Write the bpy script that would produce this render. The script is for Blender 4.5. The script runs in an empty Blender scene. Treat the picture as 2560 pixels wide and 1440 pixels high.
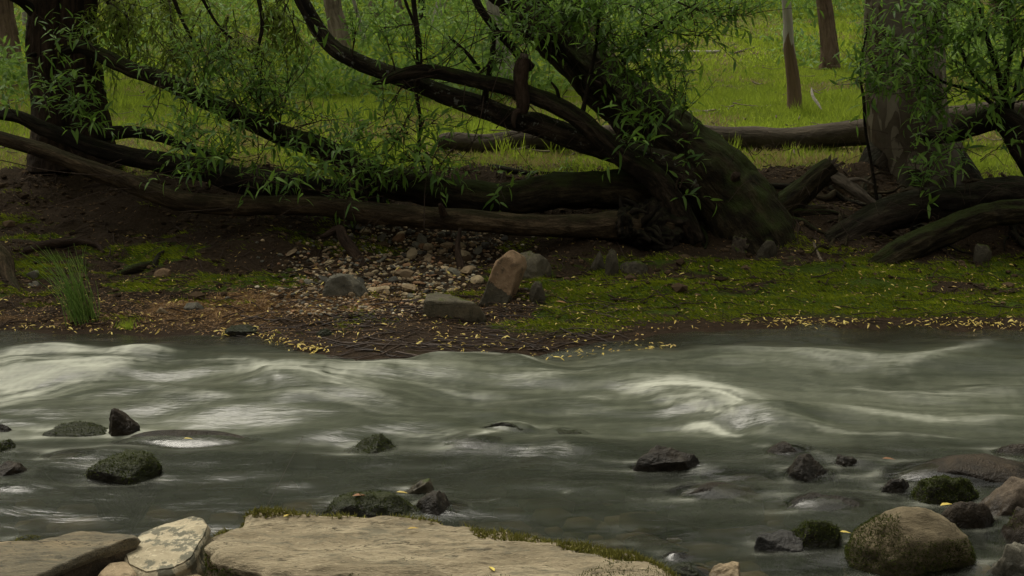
import bpy, math, random
import numpy as np
from mathutils import Vector, Matrix

random.seed(7); RNG = np.random.default_rng(7)
S = bpy.context.scene
COL = S.collection

# ------------------------------------------------------------------ camera, sky, sun, exposure
F = 3556.0                      # focal length in photo pixels (2560 wide) = 50 mm on 36 mm
CAMZ = 1.8
TH = math.atan(820 / F)         # looking down at the stream
CT, ST = math.cos(TH), math.sin(TH)
cd = bpy.data.cameras.new('camera'); cd.lens = 50; cd.sensor_width = 36; cd.clip_end = 400; cd.clip_start = .05
cam = bpy.data.objects.new('camera', cd); COL.objects.link(cam)
cam.location = (0, 0, CAMZ); cam.rotation_euler = (math.pi / 2 - TH, 0, 0)
S.camera = cam
SUN_EL, SUN_AZ = math.radians(62), math.radians(-35)      # azimuth from +Y, towards +X
w = bpy.data.worlds.new('World'); S.world = w; w.use_nodes = True
wn = w.node_tree; bg = wn.nodes['Background']
sk = wn.nodes.new('ShaderNodeTexSky'); sk.sky_type = 'NISHITA'; sk.sun_disc = False
sk.sun_elevation = SUN_EL; sk.sun_rotation = SUN_AZ; sk.dust_density = 6; sk.air_density = 1.2; sk.ozone_density = 1
hs = wn.nodes.new('ShaderNodeHueSaturation'); hs.inputs['Saturation'].default_value = .10
tm = wn.nodes.new('ShaderNodeMix'); tm.data_type = 'RGBA'; tm.blend_type = 'MULTIPLY'; tm.inputs[0].default_value = 1; tm.inputs[7].default_value = (1.02, 1.0, .89, 1)   # cloud cover: pale, faintly warm
wn.links.new(sk.outputs[0], hs.inputs['Color']); wn.links.new(hs.outputs[0], tm.inputs[6]); wn.links.new(tm.outputs[2], bg.inputs[0])
bg.inputs[1].default_value = 0.1
sl = bpy.data.lights.new('sun', 'SUN'); sl.energy = 1.3; sl.angle = math.radians(28); sl.color = (1, .93, .82)
so = bpy.data.objects.new('sun', sl); COL.objects.link(so)
sd = Vector((math.sin(SUN_AZ) * math.cos(SUN_EL), math.cos(SUN_AZ) * math.cos(SUN_EL), math.sin(SUN_EL)))
so.rotation_euler = (-sd).to_track_quat('-Z', 'Y').to_euler(); so.location = (0, 0, 20)
vs = S.view_settings; vs.view_transform = 'Standard'; vs.look = 'None'; vs.gamma = 1; vs.use_curve_mapping = False
vs.exposure = 0.82
S.cycles.max_bounces = 6; S.cycles.transparent_max_bounces = 8

# ------------------------------------------------------------------ numeric helpers
def hsh(ix, iy, iz, seed):
    with np.errstate(over='ignore'):
        n = (ix.astype(np.int64) * 374761393 + iy.astype(np.int64) * 668265263 + iz.astype(np.int64) * 1440662683 + seed * 974711) & 0xffffffff
        n = ((n ^ (n >> 13)) * 1274126177) & 0xffffffff
        n = n ^ (n >> 16)
    return (n & 0xffff) / 32767.5 - 1
def vn(x, y, z=0., seed=0):
    x, y, z = np.broadcast_arrays(np.asarray(x, float), np.asarray(y, float), np.asarray(z, float))
    xi, yi, zi = np.floor(x), np.floor(y), np.floor(z)
    fx, fy, fz = x - xi, y - yi, z - zi
    q = lambda t: t * t * t * (t * (t * 6 - 15) + 10)
    fx, fy, fz = q(fx), q(fy), q(fz)
    r = 0
    for a in (0, 1):
        for b in (0, 1):
            for c in (0, 1):
                r = r + hsh(xi + a, yi + b, zi + c, seed) * (fx if a else 1 - fx) * (fy if b else 1 - fy) * (fz if c else 1 - fz)
    return r
def fbm(x, y, z=0., seed=0, o=4):
    r, a = 0, 1.
    for i in range(o):
        r = r + a * vn(np.asarray(x) * 2 ** i, np.asarray(y) * 2 ** i, np.asarray(z) * 2 ** i, seed + i * 17); a *= .5
    return r
def sst(x, a, b):
    t = np.clip((np.asarray(x, float) - a) / (b - a), 0, 1); return t * t * (3 - 2 * t)
def rayd(px, py):
    u, v = (np.asarray(px, float) - 1280) / F, (np.asarray(py, float) - 720) / F
    return u, CT - v * ST, -ST - v * CT
def P(px, py, Y):
    u, dy, dz = rayd(px, py); s = Y / dy
    return np.array([u * s, Y, CAMZ + dz * s])
def on_z(px, py, z=0.):
    u, dy, dz = rayd(px, py); s = (z - CAMZ) / dz
    return np.array([u * s, dy * s, z + 0 * s])
def mpp(py, Y):                 # metres per photo pixel at that spot
    return Y / rayd(0, py)[1] / F

# ------------------------------------------------------------------ the lie of the land
EDGE = [(-3000, 828), (0, 828), (300, 832), (600, 838), (720, 866), (860, 890), (1000, 912), (1080, 908), (1180, 885), (1300, 872), (1450, 855),
        (1600, 840), (1750, 822), (2000, 815), (2300, 815), (2560, 822), (5000, 822)]
EX = np.array([on_z(a, b)[0] for a, b in EDGE]); EY = np.array([on_z(a, b)[1] for a, b in EDGE])
PY_ = [6.9, 7.4, 7.9, 8.2, 8.5, 9.0, 9.25, 10, 12.2, 17, 24, 40, 80, 140]
PZ_ = [.0, .085, .145, .185, .26, .40, .455, .475, .535, .70, 1.25, 4.2, 17, 38]
def edge_y(x): return np.interp(x, EX, EY) + .03 * vn(np.asarray(x) * 4, 3.3, 0, 5)
def H(x, y):
    x = np.asarray(x, float); y = np.asarray(y, float)
    e = edge_y(x); t = y - e
    up = np.where(y < 7.4, .085 * t / np.maximum(7.4 - e, .05), np.interp(y, PY_, PZ_))
    far_bed = np.where(t < 0, np.maximum(.24 * t, -.36), -9)
    near = np.interp(y, [-60, -25, -9, -3, 0, 2, 3, 3.55, 4.2, 5.2, 5.8], [30, 16, 6, 1.4, .45, .3, .12, -.05, -.16, -.3, -.5])  # steep rise behind the camera is unseen, added to block low frontal sky light
    z = np.where(t >= 0, up, np.maximum(far_bed, near))
    bank = sst(y, 7.3, 8.1) * (1 - sst(y, 9.2, 9.6))
    z = z + bank * (.055 * fbm(x * 2.2, y * 2.6, 0, 11, 4)) + .012 * fbm(x * 5, y * 5, 0, 12, 3) * sst(t, 0, .5)
    z = z + .05 * fbm(x * .5, y * .5, 0, 13, 3) * sst(y, 10, 13) + .5 * fbm(x * .15, y * .15, 0, 14, 2) * sst(y, 18, 40)
    z = z + sst(-t, 0, .4) * (1 - sst(-t, 20, 30)) * .035 * fbm(x * 4, y * 4, 0, 15, 3)
    # hollow in the bank where the grey stones lie, and the dark scoop at the right
    z = z - .05 * np.exp(-((x + .35) / .7) ** 2 - ((y - 8.1) / .35) ** 2) - .10 * np.exp(-((x - 2.9) / .5) ** 2 - ((y - 8.2) / .3) ** 2)
    z = z + sst(t, .1, .3) * (1 - sst(y, 7.9, 8.3)) * .013 * fbm(x * 3.2, y * 12, 0, 16, 3)
    return z
def on_ground(px, py, lo=4.0):
    u, dy, dz = rayd(px, py)
    s = lo * (60 / lo) ** np.linspace(0, 1, 220)
    for _ in range(2):
        k = max(int(np.argmax(CAMZ + dz * s < H(u * s, dy * s))), 1); s = np.linspace(s[k - 1], s[k], 24)
    s0 = s[12]
    return np.array([u * s0, dy * s0, float(H(u * s0, dy * s0))])

# ------------------------------------------------------------------ mesh helpers
def mk(V, faces, attrs=None, smooth=True, name='mesh'):
    me = bpy.data.meshes.new(name)
    V = np.asarray(V, np.float32).reshape(-1, 3)
    me.vertices.add(len(V)); me.vertices.foreach_set('co', V.ravel())
    if not isinstance(faces, (list, tuple)): faces = [faces]
    faces = [np.asarray(f, np.int32) for f in faces if len(f)]
    cnt = np.concatenate([np.full(len(f), f.shape[1], np.int32) for f in faces])
    me.loops.add(int(cnt.sum())); me.polygons.add(len(cnt))
    me.loops.foreach_set('vertex_index', np.concatenate([f.ravel() for f in faces]))
    st = np.zeros(len(cnt), np.int32); st[1:] = np.cumsum(cnt)[:-1]
    me.polygons.foreach_set('loop_start', st)
    me.polygons.foreach_set('use_smooth', np.full(len(cnt), smooth))
    for k, a in (attrs or {}).items():
        a = np.asarray(a, np.float32)
        if a.ndim == 1:
            at = me.attributes.new(k, 'FLOAT', 'POINT'); at.data.foreach_set('value', a)
        else:
            at = me.attributes.new(k, 'FLOAT_VECTOR', 'POINT'); at.data.foreach_set('vector', a.ravel())
    me.update(calc_edges=True)
    return me
def ob(name, me, mat=None, parent=None, label=None, cat=None, group=None, kind=None, loc=None):
    o = bpy.data.objects.new(name, me); COL.objects.link(o)
    if me is not None and mat is not None and not me.materials: me.materials.append(mat)
    if parent is not None: o.parent = parent
    if loc is not None: o.location = loc
    tag(o, label, cat, group, kind)
    return o
def tag(o, label=None, cat=None, group=None, kind=None):
    for k, v in (('label', label), ('category', cat), ('group', group), ('kind', kind)):
        if v: o[k] = v
    return o
def empty(name, loc, label, cat, group=None):
    o = bpy.data.objects.new(name, None); COL.objects.link(o); o.location = Vector(loc); o.empty_display_size = .1
    return tag(o, label, cat, group)
def local(V, root): return np.asarray(V) - np.array(root.location)
class MB:
    """collects shapes into one mesh"""
    def __init__(s): s.V = []; s.F = {}; s.A = {}; s.n = 0
    def add(s, V, Fs, **A):
        V = np.asarray(V)
        for f in (Fs if isinstance(Fs, list) else [Fs]):
            f = np.asarray(f)
            if len(f): s.F.setdefault(f.shape[1], []).append(f + s.n)
        s.V.append(V); s.n += len(V)
        for k, a in A.items(): s.A.setdefault(k, []).append(np.broadcast_to(np.asarray(a, float), (len(V),) + np.asarray(a, float).shape[1:] if np.asarray(a).ndim else (len(V),)))
    def mesh(s, off=(0, 0, 0), smooth=True):
        return mk(np.concatenate(s.V) - np.array(off), [np.concatenate(f) for f in s.F.values()], {k: np.concatenate(a) for k, a in s.A.items()}, smooth)
def catmull(pts, n):
    p = np.asarray(pts, float); p = np.vstack([2 * p[0] - p[1], p, 2 * p[-1] - p[-2]])
    m = len(p) - 3; t = np.linspace(0, m - 1e-9, n); i = t.astype(int); u = (t - i)[:, None]
    a, b, c, d = p[i], p[i + 1], p[i + 2], p[i + 3]
    return .5 * (2 * b + (c - a) * u + (2 * a - 5 * b + 4 * c - d) * u ** 2 + (3 * b - a - 3 * c + d) * u ** 3)
def tube(pts, r, k=8, rough=0., seed=0, freq=6., caps=True, ridge=0.):
    pts = np.asarray(pts, float); n = len(pts); r = np.broadcast_to(np.asarray(r, float), (n,))
    T = np.gradient(pts, axis=0); T /= np.linalg.norm(T, axis=1)[:, None] + 1e-9
    ref = np.array([0.13, .97, .2]) if abs(T[:, 1]).mean() < .75 else np.array([.1, .2, .97])
    A = np.cross(T, ref); A /= np.linalg.norm(A, axis=1)[:, None] + 1e-9
    B = np.cross(T, A)
    L = np.concatenate([[0], np.cumsum(np.linalg.norm(np.diff(pts, axis=0), axis=1))])
    a = np.linspace(0, 2 * np.pi, k, endpoint=False); ca, sa = np.cos(a), np.sin(a)
    rr = np.repeat(r[:, None], k, 1)
    R0 = r.mean()
    if rough:
        rr = rr * (1 + rough * fbm(ca[None] * 1.5 + 9, sa[None] * 1.5, (L * freq)[:, None], seed, 4))
    if ridge:
        q = max(R0, .03); La = L[:, None]; w_ = .35 * fbm(ca[None] * q * 9, sa[None] * q * 9, La * 5, seed + 7, 2)
        cx, sx = ca[None] * q + .03 * w_, sa[None] * q + .03 * w_
        rid = np.abs(vn(cx * 28, sx * 28, La * 2.6 + 3 * w_, seed + 5)) + .5 * np.abs(vn(cx * 85, sx * 85, La * 9 + 5 * w_, seed + 6)) + .6 * w_
        rr = rr + (ridge * 1.1 * min(R0, .12)) * (rid - .5)
    V = pts[:, None] + rr[..., None] * (ca[None, :, None] * A[:, None] + sa[None, :, None] * B[:, None])
    bco = np.stack([np.broadcast_to(ca[None] * R0, rr.shape), np.broadcast_to(sa[None] * R0, rr.shape), np.broadcast_to(L[:, None], rr.shape)], -1)
    i = np.arange(n - 1)[:, None] * k; j = np.arange(k)[None]; j2 = (j + 1) % k
    Q = np.stack([i + j, i + j2, i + k + j2, i + k + j], -1).reshape(-1, 4)
    V = V.reshape(-1, 3); bco = bco.reshape(-1, 3); Fs = [Q]
    if caps:
        c0, c1 = len(V), len(V) + 1
        V = np.vstack([V, pts[0] + T[0] * r[0] * .15, pts[-1] - T[-1] * r[-1] * .15]); bco = np.vstack([bco, [0, 0, 0], [0, 0, L[-1]]])
        jj = np.arange(k)
        Fs.append(np.vstack([np.stack([np.full(k, c0), (jj + 1) % k, jj], 1), np.stack([np.full(k, c1), (n - 1) * k + jj, (n - 1) * k + (jj + 1) % k], 1)]))
    return V, Fs, bco
def px_path(path, n):
    """[(px, py, depth, width_px)] -> smooth points and radii in metres"""
    a = np.array([list(P(x, y, Y)) + [wd * mpp(y, Y) / 2] for x, y, Y, wd in path])
    c = catmull(a, n); return c[:, :3], np.maximum(c[:, 3], .002)
def limb(path, n=60, k=20, rough=.10, ridge=.08, seed=0, freq=5.):
    if k >= 16: n, k = int(n * 1.8), int(k * 2.6)
    p, r = px_path(path, n)
    L_ = np.concatenate([[0], np.cumsum(np.linalg.norm(np.diff(p, axis=0), axis=1))])
    p = p + np.minimum(.25 * r, .016)[:, None] * np.stack([vn(L_ * 3.5, c * 7.7, seed, 3) for c in (1, 2, 3)], 1)
    return tube(p, r, k, rough, seed, freq, True, ridge)
def add_limb(mb, *a, **k):
    V, Fs, b = limb(*a, **k); mb.add(V, Fs, bco=b)
def limb_part(name, mat, root, *a, **k):
    V, Fs, b = limb(*a, **k)
    lab = None
    return ob(name, mk(local(V, root), Fs, {'bco': b}), mat, root)

# ------------------------------------------------------------------ materials
def newmat(name):
    m = bpy.data.materials.new(name); m.use_nodes = True; nt = m.node_tree
    for x in list(nt.nodes): nt.nodes.remove(x)
    out = nt.nodes.new('ShaderNodeOutputMaterial')
    return m, NT(nt, out)
class NT:
    def __init__(s, nt, out): s.nt = nt; s.out = out
    def n(s, t, ins=None, out=0, **props):
        x = s.nt.nodes.new('ShaderNode' + t)
        for k, v in props.items(): setattr(x, k, v)
        for k, v in (ins or {}).items():
            i = x.inputs[k]
            if isinstance(v, bpy.types.NodeSocket): s.nt.links.new(v, i)
            else:
                if i.type == 'RGBA' and len(v) == 3: v = (*v, 1)
                i.default_value = v
        return x.outputs[out]
    def math(s, op, a, b=0., c=None, clamp=False):
        d = {0: a, 1: b}
        if c is not None: d[2] = c
        return s.n('Math', d, operation=op, use_clamp=clamp)
    def noise(s, co, scale, detail=4, rough=.55, dist=0., out=0): return s.n('TexNoise', {'Vector': co, 'Scale': scale, 'Detail': detail, 'Roughness': rough, 'Distortion': dist}, out)
    def vscale(s, co, v): return s.n('Mapping', {'Vector': co, 'Scale': v})
    def ramp(s, f, stops, interp='LINEAR', out=0):
        x = s.nt.nodes.new('ShaderNodeValToRGB'); s.nt.links.new(f, x.inputs[0]); e = x.color_ramp.elements; x.color_ramp.interpolation = interp
        while len(e) < len(stops): e.new(.5)
        for q, (p, c) in zip(e, stops):
            q.position = p; q.color = (*c, 1) if not isinstance(c, (int, float)) else (c, c, c, 1)
        return x.outputs[out]
    def mix(s, f, a, b):
        x = s.nt.nodes.new('ShaderNodeMix'); x.data_type = 'RGBA'
        for i, v in ((0, f), (6, a), (7, b)):
            if isinstance(v, bpy.types.NodeSocket): s.nt.links.new(v, x.inputs[i])
            else: x.inputs[i].default_value = v if i == 0 else (*v, 1)
        return x.outputs[2]
    def step(s, f, a, b): return s.n('MapRange', {'Value': f, 'From Min': a, 'From Max': b}, interpolation_type='SMOOTHSTEP')
    def attr(s, name, out='Fac'): return s.nt.nodes.new('ShaderNodeAttribute') and s._attr(name, out)
    def _attr(s, name, out):
        x = s.nt.nodes[-1]; x.attribute_name = name; return x.outputs[out]
    def bump(s, h, strength=.5, dist=.01, normal=None):
        d = {'Height': h, 'Strength': strength, 'Distance': dist}
        if normal is not None: d['Normal'] = normal
        return s.n('Bump', d)
    def bsdf(s, color, rough=.8, normal=None, spec=.3, **more):
        d = {'Base Color': color, 'Roughness': rough, 'Specular IOR Level': spec}
        if normal is not None: d['Normal'] = normal
        d.update(more)
        return s.n('BsdfPrincipled', d)
    def done(s, sh): s.nt.links.new(sh, s.out.inputs[0])

def bark_mat(name, c0, c1, c2, moss=0., lichen=0., scale=1., crack=.6, mossc=(.018, .024, .005)):
    m, t = newmat(name)
    co = t.attr('bco', 'Vector')
    st = t.vscale(co, (26 * scale, 26 * scale, 4.5 * scale))
    n1 = t.noise(st, 1, 6, .65, .6); n2 = t.noise(co, 9 * scale, 4, .6); n3 = t.noise(t.vscale(co, (95 * scale, 95 * scale, 30 * scale)), 1, 4, .7)
    n1 = t.math('ADD', t.math('MULTIPLY', n1, .75), t.math('MULTIPLY', n3, .25))
    col = t.ramp(n1, [(.38, c0), (.50, c1), (.66, c2)])
    col = t.mix(t.step(n2, .45, .75), col, tuple(x * .55 for x in c1))
    nz = t.n('SeparateXYZ', {0: t.n('NewGeometry', out='Normal')}, 2)
    if moss:
        f = t.math('ADD', t.math('MULTIPLY', nz, .45), t.noise(co, 6, 5, .7))
        col = t.mix(t.math('MULTIPLY', t.step(f, .62, .95), moss), col, t.mix(t.noise(co, 60, 2), mossc, tuple(x * 2 for x in mossc)))
    if lichen:
        f = t.noise(co, 26, 3, .6)
        col = t.mix(t.math('MULTIPLY', t.step(f, .60, .68), lichen), col, (.24, .25, .21))
    t.done(t.bsdf(col, .85, t.bump(t.math('ADD', n1, t.math('MULTIPLY', n3, .5)), min(1., crack * 1.6), .03), .12))
    return m
M = {}
M['willow_bark'] = bark_mat('willow_bark', (.006, .0045, .003), (.020, .015, .0095), (0.081, 0.059, 0.039), moss=.8)
M['willow_bark_lichen'] = bark_mat('willow_bark_lichen', (.007, .0055, .004), (.026, .020, .013), (0.096, 0.075, 0.052), moss=.5, lichen=.6)
M['log_bark'] = bark_mat('log_bark', (.020, .0135, .008), (.052, .037, .021), (.14, .098, .057), moss=.3)
M['mossy_bark'] = bark_mat('mossy_bark', (.007, .0055, .003), (.021, .016, .008), (0.070, 0.055, 0.029), moss=1.)
M['grey_log'] = bark_mat('grey_log', (.03, .024, .017), (.06, .048, .034), (.09, .073, .052), scale=.55, crack=.35)
M['old_bark'] = bark_mat('old_bark', (.007, .0055, .0038), (.018, .014, .0095), (0.061, 0.046, 0.032), moss=.25, scale=.6)
M['twin_bark'] = bark_mat('twin_bark', (.010, .007, .0045), (.032, .021, .013), (.075, .050, .032), scale=.7)
M['red_bark'] = bark_mat('red_bark', (.06, .038, .026), (.13, .088, .06), (.20, .14, .10), scale=.6)
M['dead_wood'] = bark_mat('dead_wood', (.05, .04, .03), (.12, .098, .073), (.22, .185, .14), scale=1.2)
M['pale_wood'] = bark_mat('pale_wood', (.17, .15, .12), (.30, .275, .23), (.42, .39, .33), scale=.8, crack=.3)
M['dead_dark'] = bark_mat('dead_dark', (.018, .012, .008), (.045, .029, .019), (.08, .052, .034), scale=1.2)
M['twig'] = bark_mat('twig', (.03, .02, .014), (.06, .042, .03), (.11, .08, .06))
M['pale_twig'] = bark_mat('pale_twig', (.10, .08, .055), (.19, .155, .11), (.28, .23, .17))

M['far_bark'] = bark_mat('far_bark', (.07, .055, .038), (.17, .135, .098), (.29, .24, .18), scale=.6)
def gum_mat():
    m, t = newmat('gum_bark')
    co = t.attr('bco', 'Vector'); z = t.n('SeparateXYZ', {0: co}, 2)
    v = t.vscale(co, (5.5, 5.5, 2.6))
    n = t.noise(v, 1.1, 3, .5, .8); n2 = t.noise(co, 30, 5, .65); n3 = t.noise(t.vscale(co, (7, 7, 3)), 1.4, 2, .4, 1.2)
    pale = t.mix(n2, (.10, .085, .06), (.17, .148, .108)); tan = t.mix(n2, (.030, .020, .012), (.095, .066, .04)); grey = t.mix(n2, (.055, .042, .028), (.105, .082, .056))
    up = t.step(z, .62, 1.05)
    c = t.mix(t.step(n, .44, .50), tan, grey)
    c = t.mix(t.step(n3, .56, .58), c, t.mix(n2, (.13, .108, .078), (.22, .185, .135)))
    c = t.mix(t.math('MULTIPLY', up, t.step(n, .40, .43)), c, pale)
    c = t.mix(t.step(z, .35, .05), c, t.mix(n2, (.008, .006, .004), (.045, .032, .02)))  # shading at the trunk's base, painted into the bark colour
    h = t.math('ADD', t.math('MULTIPLY', t.step(n3, .55, .57), .6), t.math('MULTIPLY', n2, .5))
    t.done(t.bsdf(c, .75, t.bump(h, .6, .01), .25)); return m
M['gum_bark'] = gum_mat()
def slim_mat():
    m, t = newmat('slim_gum_bark')
    co = t.attr('bco', 'Vector'); z = t.n('SeparateXYZ', {0: co}, 2)
    n1 = t.noise(t.vscale(co, (40, 40, 4)), 1, 5, .6, .5); n2 = t.noise(t.vscale(co, (12, 12, 3)), 1, 3, .6)
    pale = t.mix(n1, (.22, .20, .17), (.40, .37, .32)); br = t.mix(n1, (.05, .032, .02), (.21, .14, .085))
    f = t.step(t.math('ADD', z, t.math('MULTIPLY', t.math('SUBTRACT', n2, .5), .9)), .62, .66)
    t.done(t.bsdf(t.mix(f, br, pale), .8, t.bump(n1, .5, .01), .2)); return m
M['slim_gum_bark'] = slim_mat()

def leaf_mat(name, c0, c1, trans=.35, rough=.45, spec=.3):
    m, t = newmat(name)
    v = t.math('FRACT', t.math('ADD', t.attr('var'), t.n('ObjectInfo', out='Random')))
    col = t.mix(v, c0, c1)
    p = t.bsdf(col, rough, None, spec)
    tr = t.n('BsdfTranslucent', {'Color': t.mix(.5, col, tuple(min(1, x * 1.8) for x in c1))})
    t.done(t.n('MixShader', {0: trans, 1: p, 2: tr})); return m
M['willow_leaf'] = leaf_mat('willow_leaf', (.040, .100, .014), (.170, .285, .042), .45)
M['willow_leaf_yellow'] = leaf_mat('willow_leaf_yellow', (.10, .15, .02), (.20, .26, .04), .5)
M['grass'] = leaf_mat('grass', (.085, .130, .015), (.305, .385, .040), .4, .6, .2)
M['dry_grass'] = leaf_mat('dry_grass', (.17, .14, .055), (.34, .27, .12), .25, .7, .15)
M['weed'] = leaf_mat('weed', (.06, .12, .02), (.16, .25, .045), .4, .6, .2)
M['moss'] = leaf_mat('moss', (.022, .042, .004), (.26, .31, .020), .2, .8, .1)
M['dark_moss'] = leaf_mat('dark_moss', (.012, .018, .003), (.060, .075, .010), .2, .8, .1)
M['olive_moss'] = leaf_mat('olive_moss', (.06, .06, .014), (.15, .14, .03), .2, .8, .1)
M['rush'] = leaf_mat('rush', (.10, .20, .035), (.28, .38, .09), .3, .5, .3)
M['yellow_leaf'] = leaf_mat('yellow_leaf', (.34, .22, .05), (.62, .50, .12), .2, .5, .3)
M['brown_leaf'] = leaf_mat('brown_leaf', (.16, .07, .03), (.34, .17, .08), .15, .6, .3)
M['litter'] = leaf_mat('litter', (.07, .036, .016), (.26, .15, .052), .15, .6, .3)
M['red_root'] = leaf_mat('red_root', (.014, .008, .005), (.060, .036, .022), .0, .6, .3)

def rock_mat(name, ca, cb, cc, scale=1., moss=0., mossc=((.02, .03, .006), (.07, .085, .014)), wet=.0, lichen=None, stain=None, streak=False, bumpd=.012, spec=.16, rough=.8, grain=90):
    m, t = newmat(name)
    g = t.n('NewGeometry', out='Position'); co = t.n('TexCoord', out='Object')
    if streak: co = t.n('Mapping', {'Vector': co, 'Scale': (1, 3.5, 3.5), 'Rotation': (.1, .2, .35)})
    n1 = t.noise(co, 5 * scale, 5, .6, .4); n2 = t.noise(co, 22 * scale, 6, .7); n3 = t.noise(co, grain * scale, 3, .6)
    col = t.ramp(n1, [(.32, ca), (.5, cb), (.68, cc)])
    col = t.mix(t.step(n2, .50, .70), col, tuple(x * .55 for x in ca))
    col = t.mix(t.math('MULTIPLY', t.step(n3, .55, .7), .35), col, tuple(min(x * 1.6, .8) for x in cc))
    if lichen: col = t.mix(t.step(t.math('ADD', t.math('MULTIPLY', n2, .6), t.math('MULTIPLY', n1, .4)), .48, .53), col, lichen)
    if stain:
        q1 = t.noise(co, 3.1, 6, .72, .5); q2 = t.noise(co, 14, 6, .75)
        col = t.mix(t.math('MULTIPLY', t.step(t.math('ADD', t.math('MULTIPLY', q1, .6), t.math('MULTIPLY', q2, .4)), .50, .60), .75), col, stain)
        cr = t.noise(co, 2.3, 5, .6, 1.2); cr = t.math('ABSOLUTE', t.math('SUBTRACT', cr, .5)); col = t.mix(t.math('MULTIPLY', t.step(cr, .008, .0), t.step(n1, .42, .6)), col, tuple(x * .3 for x in ca))
        col = t.mix(t.math('MULTIPLY', t.step(t.noise(co, 55, 3, .7), .60, .70), .8), col, tuple(x * .45 for x in stain))
    hgt = t.math('ADD', t.math('MULTIPLY', n2, .7), t.math('ADD', t.math('MULTIPLY', n3, .3), t.math('MULTIPLY', n1, .6)))
    nrm = t.bump(hgt, .8, bumpd)
    nz = t.n('SeparateXYZ', {0: t.n('NewGeometry', out='Normal')}, 2)
    if moss:
        f = t.math('ADD', t.math('MULTIPLY', nz, .25), t.math('MULTIPLY', n1, 1.0))
        f = t.step(f, .78 - .35 * moss, .86 - .35 * moss)
        col = t.mix(f, col, t.mix(n3, *mossc))
    pz = t.n('SeparateXYZ', {0: g}, 2)
    wl = t.step(t.math('ADD', pz, t.math('MULTIPLY', t.math('SUBTRACT', n1, .5), .06)), .075, .02)   # the wet band just above the water
    wl = t.math('MAXIMUM', wl, wet)
    colw = t.n('HueSaturation', {'Color': col, 'Value': .42, 'Saturation': 1.1})
    col = t.mix(wl, col, colw)
    r = t.math('SUBTRACT', rough, t.math('MULTIPLY', wl, rough - .34))
    t.done(t.bsdf(col, r, nrm, spec)); return m
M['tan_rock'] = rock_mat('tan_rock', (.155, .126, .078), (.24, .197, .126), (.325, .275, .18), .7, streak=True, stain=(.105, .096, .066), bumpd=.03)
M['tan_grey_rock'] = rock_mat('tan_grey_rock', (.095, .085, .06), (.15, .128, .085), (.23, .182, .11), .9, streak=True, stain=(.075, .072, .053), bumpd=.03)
M['lichen_rock'] = rock_mat('lichen_rock', (.21, .178, .115), (.32, .275, .185), (.42, .375, .27), 1., lichen=(.11, .104, .074))
M['pale_rock'] = rock_mat('pale_rock', (.17, .128, .075), (.235, .18, .11), (.29, .23, .145), 1.2)
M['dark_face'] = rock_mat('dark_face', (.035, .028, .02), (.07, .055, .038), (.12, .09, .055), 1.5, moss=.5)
M['round_rock'] = rock_mat('round_rock', (.075, .06, .035), (.115, .092, .055), (.165, .132, .08), 1.1, streak=True, grain=140)
M['wet_dark'] = rock_mat('wet_dark', (.016, .013, .009), (.030, .024, .016), (.055, .042, .027), 1.4, wet=.6, bumpd=.02)
M['wet_brown'] = rock_mat('wet_brown', (.020, .0145, .009), (.036, .026, .016), (.062, .045, .028), 1.4, wet=.45, bumpd=.02)
M['wet_mossy'] = rock_mat('wet_mossy', (.02, .018, .011), (.035, .031, .018), (.055, .047, .028), 1.4, moss=.75, mossc=((.010, .014, .004), (.04, .045, .010)), wet=.35, bumpd=.02)
M['slate'] = rock_mat('slate', (.035, .034, .032), (.06, .057, .052), (.095, .088, .078), 1.4, wet=.45, bumpd=.02)
M['bank_rock'] = rock_mat('bank_rock', (.055, .05, .034), (.095, .082, .055), (.15, .125, .08), 1.3, moss=.2)
M['warm_rock'] = rock_mat('warm_rock', (.085, .058, .034), (.17, .110, .062), (.24, .165, .10), .8, moss=.1)
M['grey_rock'] = rock_mat('grey_rock', (.07, .066, .05), (.11, .102, .078), (.165, .148, .108), 1.4)
M['brown_rock'] = rock_mat('brown_rock', (.045, .034, .024), (.078, .060, .042), (.115, .090, .062), 1.3)
M['dark_rock'] = rock_mat('dark_rock', (.035, .031, .021), (.058, .05, .034), (.095, .08, .052), 1.4, moss=.4)
def pebble_mat():
    m, t = newmat('pebble'); r = t.n('ObjectInfo', out='Random'); v = t.math('FRACT', t.math('ADD', r, t.attr('var')))
    co = t.n('TexCoord', out='Object'); n = t.noise(co, 30, 4, .6)
    c = t.ramp(v, [(0, (0.125, 0.120, 0.094)), (.16, (0.275, 0.210, 0.127)), (.32, (0.375, 0.264, 0.154)), (.46, (0.213, 0.186, 0.132)), (.60, (0.450, 0.336, 0.198)), (.74, (0.300, 0.168, 0.088)), (.86, (0.450, 0.396, 0.286)), (.93, (0.112, 0.102, 0.083))], 'CONSTANT')
    c = t.mix(t.step(n, .45, .7), c, t.n('HueSaturation', {'Color': c, 'Value': .6}))
    t.done(t.bsdf(c, .8, t.bump(n, .6, .01), .25)); return m
M['pebble'] = pebble_mat()
def stone_mat(name, c, k=.6):
    m, t = newmat(name); co = t.n('TexCoord', out='Object'); n = t.noise(co, 2.2, 5, .65); q = t.n('ObjectInfo', out='Random')
    col = t.mix(t.step(n, .42, .68), t.mix(q, tuple(x * .75 for x in c), tuple(x * 1.2 for x in c)), tuple(x * k for x in c))
    t.done(t.bsdf(col, .85, t.bump(n, .6, .01), .15)); return m
STONES = [('cream', (.33, .26, .155)), ('tan', (.225, .165, .098)), ('grey', (.13, .12, .09)), ('dark grey', (.07, .066, .054)), ('rusty brown', (.19, .11, .058))]
for n_, c_ in STONES: M['stone ' + n_] = stone_mat('stone_' + n_.replace(' ', '_'), c_)
M['clod'] = leaf_mat('clod', (.014, .009, .005), (.085, .058, .034), 0, .95, .05)
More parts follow.
